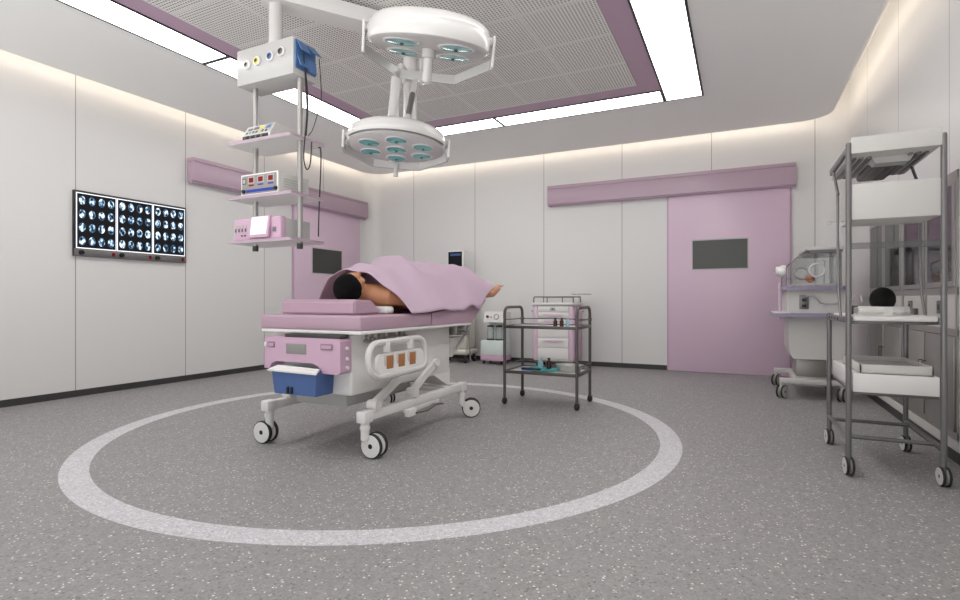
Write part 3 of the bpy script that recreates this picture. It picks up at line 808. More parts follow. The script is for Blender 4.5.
# ------------------------------------------------------------------ equipment tower hung from the ceiling
S = .97
def sc(x, y, z): return (x*S, y*S, 1+(z-1)*S)
class SMB(MB):
    """builder whose boxes are scaled about nothing but given in tower units"""
    pass
def X_(v): return v*S
def Z_(v): return 1+(v-1)*S
MX, MY = -2.38, 3.60                                     # mast of the lamps
tw_ = thing('ceiling_equipment_tower', 'white ceiling mounted tower with three pink edged shelves above the bed head', 'equipment tower', (X_(-3.05), X_(2.85), Z_(1.37)))
hx0, hx1, hy0, hy1, hz0, hz1 = X_(-3.33), X_(-2.775), X_(2.747), X_(2.965), Z_(2.57), Z_(2.83)
mb = MB(); mb.box(hx0, hx1, hy0, hy1, hz0, hz1, .006); hd = mb.build('supply_head', 'head_white', tw_)
for k, (xx, zz, cm) in enumerate(((-3.215, 2.705, 'yellow'), (-3.115, 2.715, 'yellow'), (-2.985, 2.722, 'blue'), (-2.880, 2.735, 'grey_metal'))):
    c = (X_(xx), hy0, Z_(zz-.0))
    mb = MB(); T = axisT(c, (0, -1, 0))
    mb.m(0).lathe([(0, 0), (.032, 0), (.032, .014), (.027, .018), (.023, .018)], T, 28)
    mb.m(1).lathe([(.023, .018), (.023, .020), (.014, .021)], T, 28); mb.m(2).lathe([(.014, .021), (.014, .012), (0, .012)], T, 20)
    mb.build('gas_outlet', ['white', cm if k != 0 else 'beige', 'grey_metal'], hd)
# blue socket block with open flaps, on the side facing the lamps
bxp = hx1
ya_, yb3 = hy0+.012, hy1-.012
mb = MB(); mb.box(bxp, bxp+.012, ya_, yb3, hz0+.045, hz1-.018, .002); mb.build('socket_block', 'blue', hd)
for a, b, z, ang in ((ya_+.008, ya_+.092, hz1-.030, 30), (ya_+.100, yb3-.006, hz1-.030, 42), (ya_+.008, ya_+.092, hz1-.125, 22), (ya_+.100, yb3-.006, hz1-.125, 5)):
    L = .082; s_, c_ = math.sin(math.radians(ang)), math.cos(math.radians(ang)); xx = bxp+.013
    mb = MB(); mb.raw([(xx, a, z), (xx, b, z), (xx+L*s_, b, z-L*c_), (xx+L*s_, a, z-L*c_), (xx+.006, a, z+.003), (xx+.006, b, z+.003), (xx+L*s_+.006, b, z-L*c_+.003), (xx+L*s_+.006, a, z-L*c_+.003)],
                      [(3, 2, 1, 0), (4, 5, 6, 7), (0, 1, 5, 4), (1, 2, 6, 5), (2, 3, 7, 6), (3, 0, 4, 7)]); mb.build('socket_flap', 'blue', hd)
# hanging tube, flange and the arm to the mast
tx, ty = X_(-3.05), X_(2.85)
zA0, zA1 = 3.09, 3.20
mb = MB(); mb.lathe([(0, hz1), (.062, hz1), (.062, hz1+.028), (.050, hz1+.034), (.047, hz1+.05), (.047, zA0), (0, zA0)], at(tx, ty, 0), 28); mb.build('drop_tube', 'white_gloss', tw_)
dv = Vector((MX-tx, MY-ty, 0)); Ld = dv.length; dn = dv.normalized(); sd = Vector((-dn.y, dn.x, 0))
mb = MB(); pl_ = []
for k in range(13):
    a = PI/2 + PI*k/12; pl_.append(Vector((tx, ty, 0)) + dn*math.cos(a)*.095 + sd*math.sin(a)*.095)
for k in range(13):
    a = -PI/2 + PI*k/12; pl_.append(Vector((MX, MY, 0)) + dn*math.cos(a)*.095 + sd*math.sin(a)*.095)
mb.prism([(p.x, p.y) for p in pl_], 'z', zA0, zA1); mb.build('swing_arm', 'white', tw_)
# poles and shelves
for xx in (-3.24, -2.80):
    mb = MB(); mb.cyl((X_(xx), X_(2.835), Z_(1.40)), (X_(xx), X_(2.835), hz0), .019, n=20); mb.m(1).cyl((X_(xx), X_(2.835), Z_(1.362)), (X_(xx), X_(2.835), Z_(1.40)), .0205, n=20); mb.build('pole', ['steel', 'dark'], tw_)
shz = (2.14, 1.742, 1.423)
for z in shz:
    mb = MB(); pts = rrect(X_(-3.375), X_(-2.755), X_(2.70), X_(3.04), .02, 4)
    mb.m(0).prism(pts, 'z', Z_(z)-.012, Z_(z)+.004)
    s_ = mb.build('shelf', 'white', tw_)
    mb = MB(); e = [(x, y, Z_(z)-.001) for x, y in pts]; mb.tube(e, .0, closed=True, flat=(.008, .016)); mb.build('edge_strip', 'lilac_header', s_)
# devices standing on the shelves
def sx(v): return X_(v)
g = 'devices on the tower shelves'
# top: sloped front unit
t = thing('electrosurgical_unit', 'low white device with sloped button panel on the top shelf of the tower', 'medical device', (sx(-3.13), sx(2.88), Z_(2.14)+.004), g)
zb = Z_(2.14)+.004; a, b = sx(-3.25), sx(-2.97); f = sx(2.725)
mb = MB(); mb.prism([(f, zb+.006), (f, zb+.04), (f+.05, zb+.118), (f+.27, zb+.118), (f+.27, zb+.006)], 'x', a, b); 
cs = mb.build('casing', 'offwhite', t)
sl = Vector((0, .05, .078)).normalized(); nrm = Vector((0, -.078, .05)).normalized()
def onslope(u0, u1, v0, v1, h=.002):
    r = []
    for hh in (0, h):
        for u, v in ((u0, v0), (u1, v0), (u1, v1), (u0, v1)):
            p = Vector((u, f, zb+.04)) + sl*v + nrm*hh; r.append(p)
    return r, [(3, 2, 1, 0), (4, 5, 6, 7), (0, 1, 5, 4), (1, 2, 6, 5), (2, 3, 7, 6), (3, 0, 4, 7)]
mb = MB(); mb.raw(*onslope(a+.012, b-.012, .006, .085)); mb.build('button_panel', 'grey_plastic', cs)
for u, v, wu, wv, c in ((.03, .045, .04, .022, 'black'), (.085, .05, .045, .022, 'black'), (.145, .05, .045, .022, 'yellow'), (.205, .045, .04, .03, 'blue'), (.03, .014, .014, .016, 'black'), (.06, .014, .014, .016, 'blue'), (.09, .014, .016, .02, 'black'), (.12, .014, .016, .02, 'black'), (.15, .014, .016, .02, 'yellow'), (.18, .014, .014, .02, 'black'), (.215, .012, .014, .02, 'black')):
    mb = MB(); mb.raw(*onslope(a+u, a+u+wu, v, v+wv, .005)); mb.build('button', c, cs)
mb = MB(); mb.box(a+.01, b-.02, f-.006, f, zb+.006, zb+.036, .002); mb.build('socket_strip', 'black', cs)
mb = MB()
for k in range(4): mb.cyl((a+.04+k*.052, f-.006, zb+.02), (a+.04+k*.052, f-.012, zb+.02), .008, n=12)
mb.build('socket', 'grey_metal', cs)
# middle: red display unit
t = thing('generator_unit', 'white box with three red displays on the middle shelf of the tower', 'medical device', (sx(-3.10), sx(2.87), Z_(1.742)+.004), g)
zb = Z_(1.742)+.004; a, b, f = sx(-3.252), sx(-2.892), sx(2.72)
mb = MB(); mb.box(a, b, f+.01, f+.29, zb+.008, zb+.148, .004); cs = mb.build('casing', 'offwhite', t)
mb = MB(); mb.box(a-.003, b+.003, f, f+.012, zb+.004, zb+.152, .003); fp = mb.build('front_panel', 'white', t)
mb = MB(); mb.box(a+.01, b-.01, f-.002, f, zb+.014, zb+.142); mb.build('fascia', 'grey_label', fp)
for u in (.075, .165, .26):
    mb = MB(); mb.m(0).box(a+u-.004, a+u+.056, f-.004, f-.002, zb+.086, zb+.132); mb.m(1).box(a+u+.004, a+u+.048, f-.005, f-.004, zb+.092, zb+.126); mb.build('display', ['grey_plastic', 'red'], fp)
    mb = MB(); mb.box(a+u, a+u+.05, f-.0035, f-.002, zb+.068, zb+.078); mb.build('caption_bar', 'blue_bright' if u > .1 else 'red', fp)
mb = MB(); mb.box(a+.05, b-.014, f-.004, f-.002, zb+.024, zb+.044); mb.build('blue_stripe', 'blue_bright', fp)
for u in (.03, .335):
    mb = MB(); mb.lathe([(0, 0), (.014, 0), (.012, .014), (0, .014)], axisT((a+u, f-.002, zb+.034), (0, -1, 0)), 18); mb.build('knob', 'black', fp)
mb = MB(); mb.box(a+.014, a+.05, f-.004, f-.002, zb+.085, zb+.125); mb.m(1).box(a+.02, a+.044, f-.005, f-.004, zb+.091, zb+.119); mb.build('switch', ['dark', 'grey_plastic'], fp)
mb = MB()
for k in range(4): mb.box(b-.001, b+.002, f+.05, f+.25, zb+.05+k*.018, zb+.056+k*.018)
mb.build('vent', 'grey_plastic', cs)
# bottom: pink monitor
t = thing('syringe_monitor', 'pink fronted device with tilted bright screen on the lowest tower shelf', 'medical device', (sx(-3.08), sx(2.87), Z_(1.423)+.004), g)
zb = Z_(1.423)+.004; a, b, f = sx(-3.325), sx(-2.86), sx(2.715)
mb = MB(); mb.box(a+.006, b-.006, f+.05, f+.28, zb+.004, zb+.145, .004); mb.build('casing', 'grey_plastic', t)
mb = MB(); mb.box(a, b, f, f+.055, zb+.002, zb+.155, .012, 3); fp = mb.build('front_panel', 'pink', t)
T = at(a+.275, f-.012, zb+.082, math.radians(-8))
mb = MB(); mb.box(-.090, .090, -.012, .012, -.072, .080, .006, T=T); scn = mb.build('screen_frame', 'pink', fp)
mb = MB(); mb.box(-.075, .072, -.0145, -.0125, -.05, .07, T=T); mb.build('screen', 'screen_white', scn) if False else mb.build('screen', 'screen_white', fp)
for k in range(4):
    mb = MB(); mb.m(0).box(a+.018+k*.032, a+.034+k*.032, f-.004, f, zb+.055, zb+.110, .002); mb.m(1).box(a+.021+k*.032, a+.031+k*.032, f-.006, f-.004, zb+.062, zb+.085); mb.build('port', ['grey_plastic', 'dark'], fp)
for k in range(2):
    mb = MB(); mb.cyl((a+.085+k*.03, f, zb+.035), (a+.085+k*.03, f-.006, zb+.035), .006, n=12); mb.build('knob', 'dark', fp)
mb = MB(); mb.m(0).box(b-.075, b-.035, f-.003, f, zb+.045, zb+.085, .002); mb.m(1).box(b-.07, b-.04, f-.004, f-.003, zb+.05, zb+.08); mb.build('socket', ['lilac_dark', 'grey_metal'], fp)
# cables
def cable(pts, label, r=.0045):
    """smooth hanging cable through points (Catmull-Rom)"""
    p = [Vector(q) for q in pts]; p = [p[0]*2-p[1]] + p + [p[-1]*2-p[-2]]; out = []
    for i in range(1, len(p)-2):
        for k in range(8):
            t = k/8; a, b, c, d = p[i-1:i+3]
            out.append(.5*((2*b) + (-a+c)*t + (2*a-5*b+4*c-d)*t*t + (-a+3*b-3*c+d)*t**3))
    out.append(p[-2])
    mb = MB(); mb.tube(out, r, 8); tag(mb.build('hanging_cord', 'black'), label, 'cable', 'black cables on the tower')
ex = bxp+.02
cable([(ex+.01, ya_+.05, hz1-.09), (ex+.025, ya_+.055, hz0-.05), (ex+.03, ya_+.06, 2.25), (ex+.015, ya_+.05, 2.02), (ex+.018, ya_+.05, 1.93), (ex+.034, ya_+.06, 1.885), (ex+.048, ya_+.075, 1.93), (ex+.046, ya_+.09, 2.08)],
      'black cable that loops below the top shelf on the outer side of the tower')
cable([(ex+.01, ya_+.065, hz1-.17), (ex+.022, ya_+.07, hz0-.06), (ex+.012, ya_+.09, 2.32), (ex-.03, ya_+.12, 2.18), (ex-.06, ya_+.15, 2.155)],
      'black cable from the blue sockets curling onto the top shelf')
cable([(ex+.04, yb3-.02, hz1-.10), (ex+.045, yb3-.01, hz0+.02), (ex+.040, yb3, 2.40), (ex+.02, yb3-.02, 2.28), (ex-.01, yb3-.03, 2.19), (ex-.04, yb3-.04, 2.145)],
      'thin cable hanging from the outermost blue flap to the top shelf', .003)
cable([(ex-.04, yb3+.06, 2.09), (ex-.022, yb3+.06, 2.082), (ex-.016, yb3+.06, 2.0), (ex-.030, yb3+.065, 1.80), (ex-.045, yb3+.07, 1.60), (ex-.05, yb3+.07, 1.455)],
      'long black cable running down outside the middle and lowest shelves')
cable([(sx(-2.99), sx(3.0), Z_(2.13)), (sx(-2.985), sx(3.02), Z_(2.0)), (sx(-2.985), sx(3.02), Z_(1.90)), (sx(-2.985), sx(2.99), Z_(1.885))],
      'short black cable between the top shelf and the red display box', .004)

# ------------------------------------------------------------------ surgical lamps
lamp = thing('ceiling_surgical_light', 'white double headed surgical lamp with teal lenses hanging over the bed', 'surgical light', (MX, MY, ZC))
mb = MB(); mb.lathe([(0, ZC), (.16, ZC), (.16, ZC-.03), (.12, ZC-.05), (.055, ZC-.055), (.052, 2.44), (.03, 2.42), (0, 2.42)], at(MX, MY, 0), 32); mb.build('mast', 'white_gloss', lamp)
mb = MB()
for z in (2.93, 2.72): mb.lathe([(.05, z), (.068, z+.008), (.068, z+.085), (.05, z+.093)], at(MX, MY, 0), 28)
mb.build('hub', 'white_gloss', lamp)
def lamp_head(c, R, H, yaw, tilt, roll, lenses, lr, handle, dz):
    """head in local axes: +Y away from the viewer, disc face down"""
    T = Matrix.Translation(c) @ Matrix.Rotation(yaw, 4, 'Z') @ Matrix.Rotation(tilt, 4, 'X') @ Matrix.Rotation(roll, 4, 'Y')
    mb = MB(); mb.m(1).lathe([(0, 0), (R*.93, 0)], T, 64); mb.m(0).lathe([(R*.93, 0), (R*.985, .012), (R, .035), (R*1.0, H*.50), (R*.985, H*.55), (R*.985, H*.62), (R*.955, H*.80), (R*.86, H*.95), (R*.7, H*1.03), (0, H*1.08)], T, 64)
    bmesh.ops.remove_doubles(mb.bm, verts=mb.bm.verts, dist=1e-5); h = mb.build('lamp_head', ['white_gloss', 'lamp_face'], lamp, angle=40)
    for (u, v) in lenses:
        mb = MB(); Tl = T @ Matrix.Translation((u, v, 0)) @ Matrix.Rotation(PI, 4, 'X')
        mb.m(0).lathe([(lr*1.13, 0), (lr*1.13, .004), (lr, .006)], Tl, 32); mb.m(1).lathe([(lr, .006), (lr*.98, .003), (lr*.3, .010), (lr*.12, .012), (0, .012)], Tl, 32)
        mb.m(2).lathe([(lr*.13, .012), (lr*.10, .020), (0, .020)], Tl, 14)
        mb.build('lens', ['white', 'teal', 'dark'], h)
    # yoke round the far side of the rim
    mb = MB(); q = R+.020
    de = dz*.35
    path = [(-q, -.03, -de), (-q, .08, -de), (-q*.48, q*.92, -dz-.01), (q*.48, q*.92, -dz-.01), (q, .08, -de), (q, -.03, -de)]
    mb.tube([T @ Vector(p) for p in path], 0, flat=(.016, .058))
    for s_ in (-1, 1):
        Tp = T @ Matrix.Translation((s_*(R+.0), 0, H*.5)) @ Matrix.Rotation(s_*PI/2, 4, 'Y'); mb.lathe([(0, -.01), (.028, -.01), (.028, .018), (.02, .032), (0, .032)], Tp, 20)
        mb.box(-.008, .008, -.045, .045, -de-.03, H*.70, .004, T=T @ Matrix.Translation((s_*q, 0, 0)))
    mb.build('yoke', 'white_gloss', lamp)
    if handle:
        mb = MB(); Th = T @ Matrix.Rotation(PI, 4, 'X'); mb.lathe([(0, -.01), (.042, 0), (.042, .045), (.030, .052), (.028, .17), (.022, .19), (0, .195)], Th, 24); mb.build('handle', 'white_gloss', lamp)
    return T
# upper, larger head: tilted so the near rim hangs lower
c1 = Vector((-1.713, 2.80, 2.533)); yaw1 = math.atan2(.526, .85)
k = .158
T1 = lamp_head(c1, .372, .165, yaw1, math.radians(15), math.radians(4), [(-k, -k*.95), (-k*1.02, k*.95), (k, -k*.95), (k*.98, k*.95)], .098, True, .098)
yc1 = T1 @ Vector((0, .36, -.11))
mb = MB(); mb.cyl(yc1, (yc1.x+(MX-yc1.x)*.25, yc1.y+(MY-yc1.y)*.25, yc1.z+.05), .034, n=18); mb.tube([(yc1.x+(MX-yc1.x)*.1, yc1.y+(MY-yc1.y)*.1, yc1.z+.02), (yc1.x+(MX-yc1.x)*.3, yc1.y+(MY-yc1.y)*.3, 2.93), (MX, MY, 2.97)], .036, 16); mb.build('spring_arm', 'white_gloss', lamp)
# lower head, level
c2 = Vector((-2.12, 3.04, 2.035)); yaw2 = math.atan2(.572, .82)
r2 = .205
T2 = lamp_head(c2, .335, .13, yaw2, math.radians(-1), math.radians(3), [(0, 0)] + [(r2*math.cos(math.radians(90+60*i)), r2*math.sin(math.radians(90+60*i))) for i in range(6)], .066, False, .01)
mb = MB(); a0 = math.radians(215); pts = []
for i in range(25):
    a = math.radians(205 + 130*i/24); pts.append(T2 @ Vector((.338*math.cos(a), .338*math.sin(a), .02)))
mb.tube(pts, .006, 8); mb.build('rim_grip', 'grey_metal', lamp)
yc2 = T2 @ Vector((-.03, .31, -.01))
mb = MB(); mb.cyl(T2 @ Vector((0, .315, -.02)), T2 @ Vector((0, .315, -.11)), .018, n=16); mb.build('handle', 'white_gloss', lamp)
mb = MB(); mb.tube([yc2, (yc2.x, yc2.y, 2.30)], .030, 18); mb.tube([(yc2.x, yc2.y, 2.28), (yc2.x+.01, yc2.y+.04, 2.66)], .040, 18); mb.tube([(yc2.x+.01, yc2.y+.04, 2.65), (yc2.x+.01, yc2.y+.1, 2.76), (MX, MY, 2.765)], .036, 16); mb.build('spring_arm', 'white_gloss', lamp)
g0, g1 = Vector((-2.33, 3.53, 2.74)), T2 @ Vector((.03, -.08, .12))
g0, g1 = Vector((-2.30, 3.56, 2.76)), T2 @ Vector((.055, -.05, .12))
mb = MB(); mb.cyl(g0, g0.lerp(g1, .36), .030, n=16); mb.cyl(g0.lerp(g1, .78), g1, .026, .020, n=16); mb.m(1).cyl(g0.lerp(g1, .36), g0.lerp(g1, .78), .021, n=16); mb.build('gas_strut', ['white_gloss', 'grey_metal'], lamp)
mb = MB(); mb.box(-.05, .05, -.06, .06, .10, .165, .01, T=T2); mb.build('head_bracket', 'white_gloss', lamp)

# ------------------------------------------------------------------ two-tier steel trolley and what stands on it
tr = thing('instrument_trolley', 'dark grey steel two tier trolley with arched handles beside the bed', 'trolley', (-1.68, 4.945, 0))
x0, x1, y0, y1 = -2.035, -1.325, 4.715, 5.18
for xx in (x0, x1):
    p = [(xx, y0, .065), (xx, y0, .86)] + [(xx, y0+.07-.07*math.cos(a), .86+.07*math.sin(a)) for a in (.4, .8, 1.2, PI/2)] + [(xx, y1-.07+.07*math.cos(a), .86+.07*math.sin(a)) for a in (PI/2, 1.2, .8, .4)] + [(xx, y1, .86), (xx, y1, .065)]
    mb = MB(); mb.tube(p, .0145, 12); mb.build('upright', 'dark_metal', tr)
for z in (.742, .312):
    mb = MB(); w = .014
    for b in ((x0, x1, y0-w, y0+w), (x0, x1, y1-w, y1+w), (x0-w, x0+w, y0, y1), (x1-w, x1+w, y0, y1)): mb.box(*b, z-.012, z+.016, .003)
    mb.m(1).box(x0+w, x1-w, y0+w, y1-w, z-.004, z+.004); mb.build('shelf', ['dark_metal', 'offwhite'], tr)
    mb = MB(); mb.tube([(x0, y1, z+.068), (x1, y1, z+.068)], .005, 8); 
    for xx in (x0, x1): mb.tube([(xx, y0, z+.068), (xx, y1, z+.068)], .005, 8)
    for xx in (x0, x1): mb.lathe([(.0145, z+.055), (.019, z+.055), (.019, z+.08), (.0145, z+.08)], at(xx, y1, 0), 14)
    mb.build('guard_bar', 'dark_metal', tr)
for xx in (x0, x1):
    for yy in (y0, y1):
        mb = MB(); mb.lathe([(.012, .05), (.016, .07), (.012, .085)], at(xx, yy, 0), 14); c = mb.build('caster', 'dark_metal', tr)
        mb = MB(); ell(mb.bm, (xx, yy, .034), (.026, .034, .034)); mb.build('wheel', 'rubber', c)
zt = .742+.004
def bottle(x, y, z, r, h, body, cap, label, group='bottles on the steel trolley'):
    t = thing('bottle', label, 'bottle', (x, y, z), group)
    mb = MB(); mb.lathe([(0, z), (r, z), (r, z+h*.62), (r*.8, z+h*.72), (r*.45, z+h*.78), (r*.45, z+h*.86), (0, z+h*.86)], at(x, y, 0), 20); mb.build('body', body, t)
    mb = MB(); mb.lathe([(0, z+h*.80), (r*.55, z+h*.80), (r*.55, z+h), (0, z+h)], at(x, y, 0), 16); mb.build('cap', cap, t)
bottle(-1.575, 4.86, zt, .019, .085, 'amber', 'black', 'brown bottle on the top trolley shelf, nearer the bed')
bottle(-1.515, 4.87, zt, .019, .085, 'amber', 'black', 'brown bottle on the top trolley shelf, in the middle of the three')
bottle(-1.458, 4.87, zt, .017, .085, 'bottleblue', 'grey_plastic', 'pale blue bottle beside the two brown bottles on the trolley')
tg = MB(); tg.box(-1.99, -1.72, 4.78, 5.10, zt, zt+.008, .003); tag(tg.build('drape_cloth', 'towel'), 'white cloth under the instruments on the top trolley shelf', 'cloth')
def forceps(x, y, a, L, label):
    t = thing('forceps', label, 'forceps', (x, y, zt+.009), 'instruments on the trolley')
    T = at(x, y, zt+.011, rz=a)
    mb = MB(); 
    mb.tube([T @ Vector(p) for p in ((-L*.30, -.02, 0), (0, 0, .001), (L*.55, .006, 0))], .003, 6)
    mb.tube([T @ Vector(p) for p in ((-L*.30, .02, 0), (0, 0, .003), (L*.55, -.006, 0))], .003, 6); mb.build('blade', 'steel', t)
    mb = MB()
    for s_ in (-1, 1): mb.tube([T @ Vector((-L*.30-.018+.018*math.cos(q), s_*.024+.014*math.sin(q), 0)) for q in [2*PI*k/14 for k in range(14)]], .003, 6, closed=True)
    mb.build('finger_ring', 'steel', t)
forceps(-1.90, 4.90, .25, .16, 'steel forceps lying on the white cloth, nearer the bed')
forceps(-1.79, 4.95, -.3, .15, 'steel forceps lying on the white cloth, toward the bottles')
forceps(-1.66, 4.90, .5, .16, 'steel forceps on bare shelf next to the brown bottles')
zl = .312+.004
tg = MB(); tg.box(-1.97, -1.88, 4.76, 5.05, zl, zl+.003); tg.box(-1.97, -1.80, 4.78, 5.10, zl, zl+.004, .001); tag(tg.build('paper_sheet', 'towel'), 'white sheet on the lower trolley shelf under the teal cloth', 'paper')
mb = MB(); N1 = 12; V = []; 
for j in range(N1+1):
    for i in range(N1+1):
        V.append((-1.90+.33*i/N1 + .03*j/N1, 4.80+.27*j/N1 + .02*math.sin(i*.8), zl+.007+.006*abs(math.sin(i*.9+j*.5))))
mb.raw(V, [(j*(N1+1)+i, j*(N1+1)+i+1, (j+1)*(N1+1)+i+1, (j+1)*(N1+1)+i) for j in range(N1) for i in range(N1)])
o = tag(mb.build('teal_cloth', 'tealcloth', angle=180), 'teal cloth spread on the lower trolley shelf', 'cloth'); s_ = o.modifiers.new('t', 'SOLIDIFY'); s_.thickness = .003
t = thing('instrument_case', 'dark blue case on the teal cloth on the lower shelf', 'case', (-1.84, 4.83, zl+.015))
mb = MB(); mb.box(-1.90, -1.80, 4.80, 4.85, zl+.014, zl+.034, .004); mb.build('case_body', 'navy', t); mb = MB(); mb.box(-1.80, -1.71, 4.81, 4.85, zl+.014, zl+.030, .003); mb.build('case_end', 'black', t)
bottle(-1.755, 4.95, zl+.014, .026, .115, 'bottleblue', 'white', 'clear spray bottle with white cap on the lower trolley shelf')
bottle(-1.675, 4.97, zl+.014, .024, .105, 'amber', 'black', 'dark bottle on the lower trolley shelf beside the clear bottle')
# kidney dish with cloth
t = thing('kidney_dish', 'steel dish on white cloth at the far end of the lower shelf', 'dish', (-1.47, 4.92, zl))
mb = MB(); T = at(-1.46, 4.93, zl+.006) @ Matrix.Diagonal((1.35, 1, 1, 1)); mb.lathe([(0, 0), (.075, 0), (.088, .03), (.100, .062), (.106, .064), (.098, .06), (.084, .03), (.07, .005), (0, .005)], T, 36); mb.build('bowl', 'bright_steel', t)
tg = MB(); tg.raw([(-1.62, 4.75, zl+.004), (-1.37, 4.74, zl+.004), (-1.36, 5.10, zl+.004), (-1.58, 5.12, zl+.004), (-1.62, 4.75, zl), (-1.37, 4.74, zl), (-1.36, 5.10, zl), (-1.58, 5.12, zl)], [(0, 1, 2, 3), (7, 6, 5, 4), (0, 4, 5, 1), (1, 5, 6, 2), (2, 6, 7, 3), (3, 7, 4, 0)])
tag(tg.build('white_cloth', 'towel'), 'white cloth under the steel dish on the lower trolley shelf', 'cloth')

# ------------------------------------------------------------------ drawer cart by the back wall
ct = thing('drawer_cart', 'white and pink drawer cart with top rail behind the steel trolley', 'cart', (-2.43, 7.62, 0))
x0, x1, y0, y1 = -2.735, -2.136, 7.40, 7.85
mb = MB(); mb.box(x0, x1, y0+.02, y1, .10, .925, .006); mb.build('cabinet', 'white', ct)
mb = MB(); mb.box(x1, x1+.012, y0+.03, y1-.01, .12, .92, .003); mb.build('side_panel', 'pink', ct)
mb = MB(); mb.box(x0-.012, x0, y0+.03, y1-.01, .12, .92, .003); mb.build('side_panel', 'pink', ct)
for a in (x0, x1-.065):
    mb = MB(); mb.box(a, a+.065, y0, y0+.02, .13, .915, .006); mb.build('corner_post', 'lilac', ct)
for za, zb_, hnd in ((.83, .91, 0), (.742, .824, 1), (.652, .736, 1), (.456, .646, 1), (.312, .450, 1), (.150, .306, 0)):
    mb = MB(); mb.box(x0+.068, x1-.068, y0-.004, y0+.02, za, zb_, .004); d = mb.build('drawer', 'white', ct)
    if hnd:
        zc = zb_-.042; xc = (x0+x1)/2; n = 14
        top = [(xc-.165+.33*i/n, zc+.012) for i in range(n+1)]; bot = [(xc+.165-.33*i/n, zc+.010-.030*math.sin(PI*i/n)) for i in range(n+1)]
        mb = MB(); mb.prism(top+bot, 'y', y0-.022, y0-.004); mb.build('handle', 'lilac', d)
    elif zb_ > .9:
        mb = MB(); mb.m(0).box((x0+x1)/2-.04, (x0+x1)/2+.04, y0-.008, y0-.004, .848, .892, .003); mb.m(1).cyl(((x0+x1)/2, y0-.008, .87), ((x0+x1)/2, y0-.014, .87), .012, n=14); mb.build('lock', ['grey_plastic', 'dark_metal'], d)
mb = MB(); mb.box(x0-.02, x1+.02, y0-.02, y1+.01, .925, .962, .01); mb.build('worktop', 'white', ct)
mb = MB(); za = 1.045
mb.tube([(x0, y0+.02, .96), (x0, y0+.02, za-.02), (x0+.01, y0+.025, za), (x0+.01, y1-.02, za), (x1-.01, y1-.02, za), (x1-.01, y0+.025, za), (x1, y0+.02, za-.02), (x1, y0+.02, .96)], .010, 8)
for p in ((x0+.01, y1-.02), (x1-.01, y1-.02)): mb.tube([(p[0], p[1], .96), (p[0], p[1], za)], .008, 8)
mb.tube([(x0+.01, y0+.025, za), (x1-.01, y0+.025, za)], .009, 8)
for xx in (-2.53, -2.30): mb.tube([(xx, y0+.025, .96), (xx, y0+.025, za)], .008, 8)
mb.build('top_rail', 'grey_metal', ct)
mb = MB(); mb.tube([(x1+.012, 7.50, .84), (x1+.07, 7.50, .84), (x1+.07, 7.75, .84), (x1+.012, 7.75, .84)], .012, 10); mb.build('push_handle', 'lilac', ct)
mb = MB(); mb.tube([(x0-.012, 7.50, .84), (x0-.06, 7.50, .84), (x0-.06, 7.75, .84), (x0-.012, 7.75, .84)], .012, 10); mb.build('push_handle', 'lilac', ct)
mb = MB(); mb.cyl((x1+.03, 7.60, .96), (x1+.03, 7.60, 1.075), .007, n=10); mb.lathe([(0, 1.075), (.14, 1.075), (.15, 1.088), (.145, 1.090), (.135, 1.080), (0, 1.080)], at(x1+.06, 7.62, 0), 32); mb.build('side_tray', 'acrylic', ct)
for xx in (x0+.05, x1-.05):
    for yy in (y0+.07, y1-.07): 
        mb = MB(); mb.cyl((xx, yy, .08), (xx, yy, .105), .02, n=12); c = mb.build('caster', 'dark_metal', ct); wheel(c, (xx, yy, .045), (1, 0, 0), .045, .03)

# ------------------------------------------------------------------ suction machine
su = thing('suction_machine', 'small pale suction machine with two clear jars against the back wall', 'suction machine', (-3.44, 7.65, 0))
x0, x1, y0, y1 = -3.645, -3.262, 7.50, 7.82
mb = MB(); mb.box(x0, x1, y0, y1, .145, .375, .012); mb.build('base_cabinet', 'mint', su)
mb = MB(); mb.box(x0-.004, x1+.004, y0-.004, y1+.004, .058, .145, .010); mb.build('base_band', 'pink', su)
mb = MB(); mb.box(x0+.06, x1-.01, y0+.16, y1-.02, .375, .80, .008); mb.build('back_column', 'mint', su)
mb = MB(); mb.prism([(y0+.01, .655), (y1-.02, .655), (y1-.02, .815), (y0+.05, .815)], 'x', x0+.045, x1); cb = mb.build('control_head', 'white', su)
T = lambda u, w: (x0+u, y0+.03-.002 + (w-.735)*.25, w)
mb = MB(); mb.lathe([(0, 0), (.022, 0), (.02, .025), (0, .025)], axisT(T(.11, .738), (0, -1, .25)), 16); mb.build('knob', 'black', cb)
mb = MB(); mb.lathe([(0, 0), (.010, 0), (.010, .012), (0, .012)], axisT(T(.17, .732), (0, -1, .25)), 12); mb.build('switch', 'dark', cb)
mb = MB(); mb.m(0).lathe([(.034, 0), (.042, 0), (.042, .014), (.034, .014)], axisT(T(.26, .738), (0, -1, .25)), 28); mb.m(1).lathe([(0, .004), (.034, .004)], axisT(T(.26, .738), (0, -1, .25)), 24); mb.build('gauge', ['grey_metal', 'white'], cb)
for k in range(2):
    xx = x0+.135+k*.145
    mb = MB(); mb.lathe([(.058, .39), (.058, .55), (.05, .57), (.05, .58)], at(xx, y0+.08, 0), 24); j = mb.build('jar', 'jar', su)
    mb = MB(); mb.lathe([(0, .58), (.056, .58), (.056, .60), (.02, .61), (0, .61)], at(xx, y0+.08, 0), 20); mb.build('jar_lid', 'dark', j)
    mb = MB(); mb.lathe([(0, .375), (.063, .375), (.063, .392), (0, .392)], at(xx, y0+.08, 0), 20); mb.build('jar_seat', 'dark', j)
